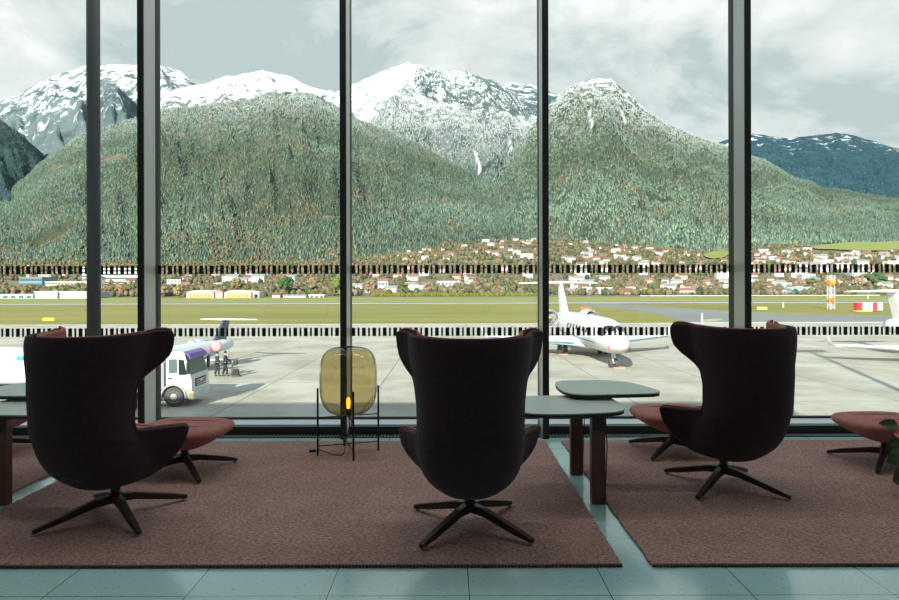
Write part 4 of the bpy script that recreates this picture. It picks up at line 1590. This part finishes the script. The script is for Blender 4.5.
            MB().loft([[M @ Vector((r_ * math.cos(2 * math.pi * k / n), r_ * math.sin(2 * math.pi * k / n), z)) for k in range(n)] for z, r_ in ((-.14, .6), (-.13, .02))]).build('fan_disc', dark_glass, e)
            MB().loft([[M @ Vector((r_ * math.cos(2 * math.pi * k / n), r_ * math.sin(2 * math.pi * k / n), z)) for k in range(n)] for z, r_ in ((-.1, .19), (.1, .15), (.25, .02))]).build('spinner', mat('spinner_gold', (.5, .36, .15), .4), e, smooth=True)
        py = MB()
        py.loft([aerofoil((sg * x, 5.9, 3.1), 2.2, .12, None, up=up) for x in (.9, 1.45)])
        py.build('pylon', paint, root)

    def wheel(x, y, r_, w, parent):
        n = 22
        prof = [(w, r_ * .62), (w, r_ * .9), (w * .7, r_), (-w * .7, r_), (-w, r_ * .9), (-w, r_ * .62)]
        t = MB().loft([[(x + q, y + a_ * math.cos(2 * math.pi * k / n), r_ + a_ * math.sin(2 * math.pi * k / n)) for k in range(n)] for q, a_ in prof]).build('wheel', tyre, parent, smooth=False)
        return t
    ng = MB().tube([(0, -9.75, 1.4), (0, -9.8, .35)], .10, 10).build('nose_gear', white_paint, root, smooth=True)
    MB().tube([(-.26, -9.8, .35), (.26, -9.8, .35)], .06, 8).build('axle', white_paint, ng)
    MB().box(-.16, .16, -10.0, -9.9, .75, 1.2).build('gear_light', rim, ng, bevel=.03)
    for s in (-.22, .22):
        wheel(s, -9.8, .34, .10, ng)
    for sg in (-1, 1):
        mg = MB().tube([(sg * 1.9, -.1, 1.5), (sg * 1.9, 0, .45)], .12, 10).build('main_gear', white_paint, root, smooth=True)
        MB().tube([(sg * 1.9 - .3, 0, .45), (sg * 1.9 + .3, 0, .45)], .07, 8).build('axle', white_paint, mg)
        MB().box(sg * 1.9 - .05, sg * 1.9 + .05, -.6, .5, .95, 1.35).build('gear_door', paint, mg)
        for s in (-.28, .28):
            wheel(sg * 1.9 + s, 0, .44, .14, mg)
    tag(root, label, 'jet', group)
    return root


make_jet('white twin engine business jet parked nose toward the windows, seen whole', 'parked business jets', white_paint, mat('fin_white', (.72, .74, .79), .35), 1.0, (12.45, 58.0, GZ), R(1.5), ws=1.12)
make_jet('white business jet cut off by the photo edge, only tail and wing showing', 'parked business jets', mat('jet_white', (.78, .79, .78), .35), mat('fin_pearl', (.74, .75, .73), .35), .86, (42.0, 49.8, GZ), R(-1), blue=False, ws=1.5)
make_jet('small grey blue jet with pink engine covers behind the white truck', 'parked business jets', mat('jet_pale_blue', (.56, .63, .68), .35), mat('fin_shade', (.07, .09, .11), .4), .535, (-19.9, 46.4, GZ), R(-12), covers=pink_cover, blue=False, ws=.5, ts=1.12)  # dark fin colour stands in for its side turned from the sun
ch_m = mat('chock_orange', (.62, .22, .13), .7)
for i, (x, y, lab) in enumerate([(13.05, 47.6, 'orange wheel chock in front of the nose wheels of the big jet'), (10.5, 57.2, 'orange wheel chock at the main wheels of the big jet below its intake')]):
    w = MB()
    w.add([(-.4, -.1, 0), (.4, -.1, 0), (.4, .1, 0), (-.4, .1, 0), (-.4, 0, .1), (.4, 0, .1)], [(0, 3, 2, 1), (0, 1, 5, 4), (2, 3, 4, 5), (1, 2, 5), (3, 0, 4)])
    tag(w.build('wheel_chock', ch_m, loc=(x, y, GZ)), lab, 'wheel chock', 'orange wheel chocks')


# ------------------------------------------------------------------ tanker truck
def truck():
    root = empty('tanker_truck', (-14.9, 33.7, GZ), R(1))      # local +X = forward, near side = -Y, origin under front axle
    W = 1.22
    # cab: side profile extruded, with wheel arch
    WX = .40
    arch = [(WX + .62 * math.cos(t), .52 + .62 * math.sin(t)) for t in [R(128) - R(128) * k / 10 for k in range(11)]]
    prof = [(.02, 1.02), (.02, 2.72), (.14, 2.86), (.80, 2.90), (.98, 2.80), (1.28, 1.62), (1.34, 1.45), (1.36, .55), (1.06, .50)] + [(x, z) for x, z in reversed(arch)]
    MB().loft([[(x, y, z) for x, z in prof] for y in (-W, W)]).build('cab', white_paint, root, bevel=.04)
    for sg in (-1, 1):
        y = sg * (W + .012)
        MB().loft([[(x, y + d, z) for x, z in ((.16, 1.78), (.60, 1.78), (.60, 2.1), (.58, 2.5), (.18, 2.5), (.16, 2.46))] for d in (-.01, .01)]).build('side_window', cab_glass, root)
        MB().loft([[(x, y + d, z) for x, z in ((.68, 1.68), (1.10, 1.68), (.94, 2.45), (.68, 2.5))] for d in (-.01, .01)]).build('quarter_window', dark_glass, root)
        MB().box(.14, .34, y - .03, y + .03, 1.48, 1.53).build('door_handle', dark_steel, root)
        a = MB().tube([(1.12, sg * 1.2, 2.55), (1.25, sg * 1.42, 2.5), (1.25, sg * 1.42, 1.85)], .025, 6).build('mirror_arm', dark_steel, root)
        MB().box(1.19, 1.31, sg * 1.42 - .12, sg * 1.42 + .12, 1.75, 2.4).build('mirror', dark_steel, a, bevel=.03)
        MB().box(1.03, 1.33, sg * (W - .05) - .06, sg * (W - .05) + .06, .42, .95).build('step', grey_plastic, root, bevel=.02)
        # fender ring
        n = 12
        fr = []
        for k in range(n + 1):
            t = R(-5) + R(190) * k / n
            fr.append([(WX + q * math.cos(t), y_, .52 + q * math.sin(t)) for q, y_ in ((.60, sg * (W - .3)), (.68, sg * (W - .3)), (.70, sg * (W + .06)), (.60, sg * (W + .06)))])
        MB().loft(fr).build('fender', grey_plastic, root)
    f_x = lambda z: 1.30 + (1.62 - z) * (.30 / 1.18)            # the slope of the front
    MB().add([(f_x(1.68) + .02, -1.08, 1.68), (f_x(1.68) + .02, 1.08, 1.68), (f_x(2.62) + .02, 1.02, 2.62), (f_x(2.62) + .02, -1.02, 2.62),
              (f_x(1.68) - .03, -1.08, 1.68), (f_x(1.68) - .03, 1.08, 1.68), (f_x(2.62) - .03, 1.02, 2.62), (f_x(2.62) - .03, -1.02, 2.62)],
             [(0, 1, 2, 3), (4, 5, 6, 7), (0, 1, 5, 4), (1, 2, 6, 5), (2, 3, 7, 6), (3, 0, 4, 7)]).build('windscreen', cab_glass, root)
    MB().loft([[(x, y, z) for x, z in ((.92, 2.88), (1.16, 2.76), (1.30, 2.50), (1.24, 2.50), (1.06, 2.72))] for y in (-1.16, 1.16)]).build('sun_visor', purple, root)
    gr = MB().box(1.30, 1.385, -.72, .72, .98, 1.42).build('grille', dark_steel, root, bevel=.03)
    for k in range(3):
        z = 1.06 + .12 * k
        MB().box(1.38, 1.40, -.66, .66, z, z + .035).build('grille_bar', rim, gr)
    MB().box(1.385, 1.41, -.14, .14, 1.22, 1.34).build('badge', rim, gr)
    MB().box(1.16, 1.46, -1.24, 1.24, .36, .80).build('bumper', mat('bumper_grey', (.42, .47, .46), .5), root, bevel=.05)
    for sg in (-1, 1):
        MB().box(1.40, 1.475, sg * .86 - .22, sg * .86 + .22, .58, .76).build('headlight', rim, root, bevel=.03)
        MB().box(1.20, 1.47, sg * 1.18 - .075, sg * 1.18 + .075, .56, .76).build('indicator', orange, root, bevel=.03)

    def wheel(x, sg, parent):
        n = 26
        y0, y1 = sg * (W - .34), sg * (W - .0)
        t = MB().loft([[(x + r_ * math.cos(2 * math.pi * k / n), y, .51 + r_ * math.sin(2 * math.pi * k / n)) for k in range(n)] for y, r_ in ((y0, .36), (y0, .47), (y0 + sg * .04, .51), (y1 - sg * .04, .51), (y1, .47), (y1, .30))]).build('wheel', tyre, parent)
        MB().loft([[(x + r_ * math.cos(2 * math.pi * k / n), y, .51 + r_ * math.sin(2 * math.pi * k / n)) for k in range(n)] for y, r_ in ((y1 - sg * .10, .30), (y1 + sg * .005, .30), (y1 - sg * .03, .22), (y1 + sg * .05, .13), (y1 + sg * .06, .02))]).build('wheel_rim', rim, t)
    for sg in (-1, 1):
        wheel(WX, sg, root)
        wheel(-4.6, sg, root)
        wheel(-5.95, sg, root)
    for sg in (-1, 1):
        MB().box(-10.3, 1.1, sg * .42 - .06, sg * .42 + .06, .62, .88).build('chassis_rail', dark_steel, root)
    MB().box(-.50, -.12, -1.15, 1.15, .9, 2.3).build('equipment_box', grey_plastic, root, bevel=.03)
    # the tank: rounded box section
    prof = []
    for k in range(36):
        t = 2 * math.pi * k / 36
        c_, s_ = math.cos(t), math.sin(t)
        prof.append((1.23 * math.copysign(abs(c_) ** .55, c_), 2.05 + .98 * math.copysign(abs(s_) ** .6, s_)))
    tk = MB().loft([[(x, y * q, 2.05 + (z - 2.05) * q) for y, z in prof] for x, q in ((-10.6, .86), (-10.5, .97), (-10.35, 1), (-.90, 1), (-.75, .97), (-.67, .86))]).build('tank', white_tank, root, smooth=False)
    MB().box(-10.4, -.85, -1.27, 1.27, .93, 1.10).build('tank_skirt', dark_steel, tk)
    MB().box(-8.5, -2.1, -.35, .35, 2.98, 3.08).build('walkway', grey_plastic, tk)
    MB().box(-7.75, -7.2, -1.21, -1.16, 2.42, 2.70).build('teal_logo', mat('teal_mark', (.04, .42, .45), .5), tk, bevel=.02)
    for sg in (-1, 1):
        MB().box(-8.3, -3.9, sg * 1.2 - .05, sg * 1.2 + .05, .80, .93).build('side_guard', grey_plastic, root)
    tag(root, 'white tanker truck with purple sun visor parked on the apron', 'truck')


truck()


# ------------------------------------------------------------------ people
def skin(name, chain, rads, m, parent, sub=2, edges=None):
    me = bpy.data.meshes.new(name)
    ed = edges or [(i, i + 1) for i in range(len(chain) - 1)]
    me.from_pydata([tuple(p) for p in chain], ed, [])
    o = bpy.data.objects.new(name, me)
    col.objects.link(o)
    if parent:
        o.parent = parent
    o.modifiers.new('skin', 'SKIN')
    for i, r_ in enumerate(rads):
        sv = me.skin_vertices[0].data[i]
        sv.radius = (r_, r_) if not isinstance(r_, tuple) else r_
        sv.use_root = (i == 0)
    k = o.modifiers.new('sub', 'SUBSURF')
    k.levels = k.render_levels = sub
    me.materials.append(m)
    # smooth through the modifier result
    o.modifiers['skin'].use_smooth_shade = True
    return o


def person(loc, rz, top_m, leg_m, label, sc_=1.0, arm=(0.1, 0.0), stride=.12, cap=None):
    """facing local +Y, 1.75 m tall"""
    root = empty('person', loc, rz, sc_)
    J = dict(pel=(0, 0, .95), sp=(0, .01, 1.15), ch=(0, 0, 1.36), nk=(0, .01, 1.48), hd=(0, .03, 1.58), tp=(0, .02, 1.70))
    body = [J['pel'], J['sp'], J['ch'], J['nk'], J['hd'], J['tp']]
    rad = [(.135, .10), (.125, .095), (.145, .10), .055, (.078, .095), (.06, .075)]
    ed = [(i, i + 1) for i in range(5)]

    def addc(start, pts, rs):
        p = start
        for q, r_ in zip(pts, rs):
            body.append(q)
            rad.append(r_)
            ed.append((p, len(body) - 1))
            p = len(body) - 1
        return p
    legs, arms = {}, {}
    for sg in (-1, 1):
        st = stride * sg
        lg = [(sg * .095, 0, .88), (sg * .10, .02 + st * .5, .50), (sg * .10, st - .02, .09), (sg * .11, st + .14, .045)]
        addc(0, lg, [.085, .058, .042, .04])
        legs[sg] = lg
        fwd = arm[0] if sg < 0 else arm[1]
        am = [(sg * .19, 0, 1.40), (sg * .24, -.02 + fwd * .3, 1.13), (sg * .235, .06 + fwd, .90 + fwd * .35)]
        w_ = addc(2, am, [.055, .043, .032])
        arms[sg] = am
        h = Vector(am[2])
        addc(w_, [h + Vector((0, .03, -.07))], [(.022, .038)])
        hd = len(body) - 1
        for k in range(4):
            f0 = h + Vector((sg * -.005, .045 + (k - 1.5) * .018, -.12))
            addc(hd, [f0, f0 + Vector((-sg * .012, .012, -.035 - (.006 if k in (1, 2) else 0)))], [.009, .008])
        addc(w_, [h + Vector((-sg * .02, .055, -.055)), h + Vector((-sg * .028, .075, -.085))], [.011, .009])
    skin('body', body, rad, skin_m, root, 1, ed)
    # jacket: torso and sleeves, trousers: hips and legs
    jb = [(0, 0, .84), J['sp'], J['ch'], (0, 0, 1.46)]
    jr = [(.185, .15), (.17, .14), (.19, .145), .08]
    je = [(0, 1), (1, 2), (2, 3)]
    for sg in (-1, 1):
        p = 2
        for q, r_ in zip(arms[sg], (.085, .070, .052)):
            jb.append(q)
            jr.append(r_)
            je.append((p, len(jb) - 1))
            p = len(jb) - 1
    skin('jacket', jb, jr, top_m, root, 1, je)
    tb = [(0, 0, .96)]
    tr = [(.145, .112)]
    te = []
    for sg in (-1, 1):
        p = 0
        for q, r_ in zip(legs[sg][:3], (.12, .092, .078)):
            tb.append(q)
            tr.append(r_)
            te.append((p, len(tb) - 1))
            p = len(tb) - 1
    skin('trousers', tb, tr, leg_m, root, 1, te)
    for sg in (-1, 1):
        a, b = Vector(legs[sg][2]), Vector(legs[sg][3])
        skin('shoe', [a + Vector((0, -.03, -.035)), a + Vector((0, .06, -.045)), b + Vector((0, .01, -.005))], [.066, .064, .056], hair_m, root, 1)
    hm = cap or hair_m
    MB().lathe([(.02, 1.765), (.06, 1.75), (.088, 1.70), (.095, 1.64), (.088, 1.60)], 18, (0, .005, 0)).build('hair' if not cap else 'cap', hm, root, smooth=True)
    MB().tube([(0, .115, 1.60), (0, .135, 1.575), (0, .12, 1.565)], [.008, .014, .010], 8).build('nose', skin_m, root, smooth=True)
    for sg in (-1, 1):
        MB().lathe([(.004, -.006), (.010, 0), (.004, .006)], 8, (sg * .032, .112, 1.607)).build('eye', hair_m, root)
    tag(root, label, 'person')
    return root


pa, pb = gnd(217, 375.5), gnd(225, 375.5)
person(pa, R(-50), navy_cloth, navy_cloth, 'person in dark clothes standing just behind the truck front', 1.0, (.12, .05), .10)
person(pb, R(-75), navy_cloth, navy_cloth, 'person in dark clothes pushing the small trolley', 1.02, (.38, .38), .16)
person((at(134.2, 380, 31.3).x, 31.3, GZ), R(60), hivis, navy_cloth, 'person in yellow high visibility jacket beside the tanker', 1.0, (.15, .1), .08, cap=None)


def trolley():
    p = gnd(232.2, 376)
    root = empty('trolley', p, R(-80))
    fr = MB()
    for x in (-.2, .2):
        fr.tube([(x, -.02, .10), (x, 0, .95), (x, -.12, 1.05)], .018, 6)
    fr.tube([(-.2, -.12, 1.05), (.2, -.12, 1.05)], .018, 6)
    fr.build('handle_frame', dark_steel, root)
    MB().box(-.24, .24, 0, .5, .12, .16).build('platform', dark_steel, root)
    MB().box(-.18, .18, .05, .42, .162, .52).build('case', mat('black_case', (.02, .02, .024), .6), root, bevel=.03)
    MB().box(-.16, .16, .08, .36, .80, 1.10).build('bag', mat('black_case2', (.025, .025, .03), .6), root, bevel=.04)
    MB().box(-.2, .2, .0, .1, .76, .80).build('shelf', dark_steel, root)
    for x in (-.2, .2):
        for y in (.03, .45):
            M = Matrix.Translation((x, y, .06)) @ Matrix.Rotation(R(90), 4, 'Y')
            MB().loft([[M @ Vector((.06 * math.cos(2 * math.pi * k / 14), .06 * math.sin(2 * math.pi * k / 14), z)) for k in range(14)] for z in (-.02, .02)]).build('wheel', tyre, root)
    tag(root, 'small black luggage trolley pushed by the person on the apron', 'trolley')


trolley()

# floodlight mast standing outside the frame: its long shadow crosses the apron
fm_ = struct(MB().lathe([(.30, 0), (.16, 26)], 14).build('trim_floodlight_mast', rim, loc=(17.6, 10.0, GZ)))
MB().box(-1.6, 1.6, -.2, .2, 25.4, 26.2).build('floodlight_bar', grey_plastic, fm_)


# ------------------------------------------------------------------ light
SUN_AZ, SUN_EL = R(19), R(26)
sun = bpy.data.lights.new('sun', 'SUN')
sun.energy = 7.6
sun.angle = R(.6)
sun.color = (1.0, .945, .84)
so = bpy.data.objects.new('sun', sun)
col.objects.link(so)
dirv = Vector((math.sin(SUN_AZ) * math.cos(SUN_EL), math.cos(SUN_AZ) * math.cos(SUN_EL), -math.sin(SUN_EL)))
so.rotation_euler = dirv.to_track_quat('-Z', 'Y').to_euler()
so.location = (-10, -40, 40)

w = bpy.data.worlds.new('sky')
sc.world = w
w.use_nodes = True
nt = w.node_tree
L = nt.links.new
bg = nt.nodes['Background']
tc = nt.nodes.new('ShaderNodeTexCoord')
mp = nt.nodes.new('ShaderNodeMapping')
mp.inputs['Scale'].default_value = (1, 1, 1.9)
mp.inputs['Location'].default_value = (.35, 0, .2)
L(tc.outputs['Generated'], mp.inputs['Vector'])
n1 = nt.nodes.new('ShaderNodeTexNoise')
n1.inputs['Scale'].default_value = 3.1
n1.inputs['Detail'].default_value = 9
n1.inputs['Roughness'].default_value = .60
n1.inputs['Distortion'].default_value = .35
L(mp.outputs[0], n1.inputs['Vector'])
cr = nt.nodes.new('ShaderNodeValToRGB')
E = cr.color_ramp.elements
E[0].position, E[0].color = .40, (.33, .385, .395, 1)
E[1].position, E[1].color = .63, (.66, .665, .655, 1)
e = E.new(.46)
e.color = (.44, .475, .475, 1)
e = E.new(.55)
e.color = (.54, .555, .55, 1)
L(n1.outputs['Fac'], cr.inputs['Fac'])
# the sky overhead is a darker blue grey
sp = nt.nodes.new('ShaderNodeSeparateXYZ')
L(tc.outputs['Generated'], sp.inputs[0])
zr = nt.nodes.new('ShaderNodeValToRGB')
zr.color_ramp.elements[0].position, zr.color_ramp.elements[0].color = .46, (0, 0, 0, 1)
zr.color_ramp.elements[1].position, zr.color_ramp.elements[1].color = .80, (1, 1, 1, 1)
L(sp.outputs['Z'], zr.inputs['Fac'])
mx = nt.nodes.new('ShaderNodeMix')
mx.data_type = 'RGBA'
mx.inputs['B'].default_value = (.30, .41, .50, 1)
L(zr.outputs['Color'], mx.inputs['Factor'])
L(cr.outputs['Color'], mx.inputs['A'])
L(mx.outputs['Result'], bg.inputs['Color'])
bg.inputs['Strength'].default_value = 1.28

# ------------------------------------------------------------------ camera
cam = bpy.data.cameras.new('camera')
cam.sensor_width = 36
cam.lens = F / 899 * 36
cam.shift_y = (V0 - 300) / 899
cam.clip_start = .05
cam.clip_end = 30000
co = bpy.data.objects.new('camera', cam)
col.objects.link(co)
co.location = (0, 0, EYE)
co.rotation_euler = Euler((R(90), 0, 0))
co.rotation_euler = (Matrix.Rotation(R(90), 4, 'X') @ Matrix.Rotation(R(-.13), 4, 'Z')).to_euler()
sc.camera = co

vs = sc.view_settings
vs.view_transform = 'Standard'
vs.look = 'None'
vs.exposure = 0.5
vs.gamma = 1
vs.use_curve_mapping = False
sc.cycles.transparent_max_bounces = 16
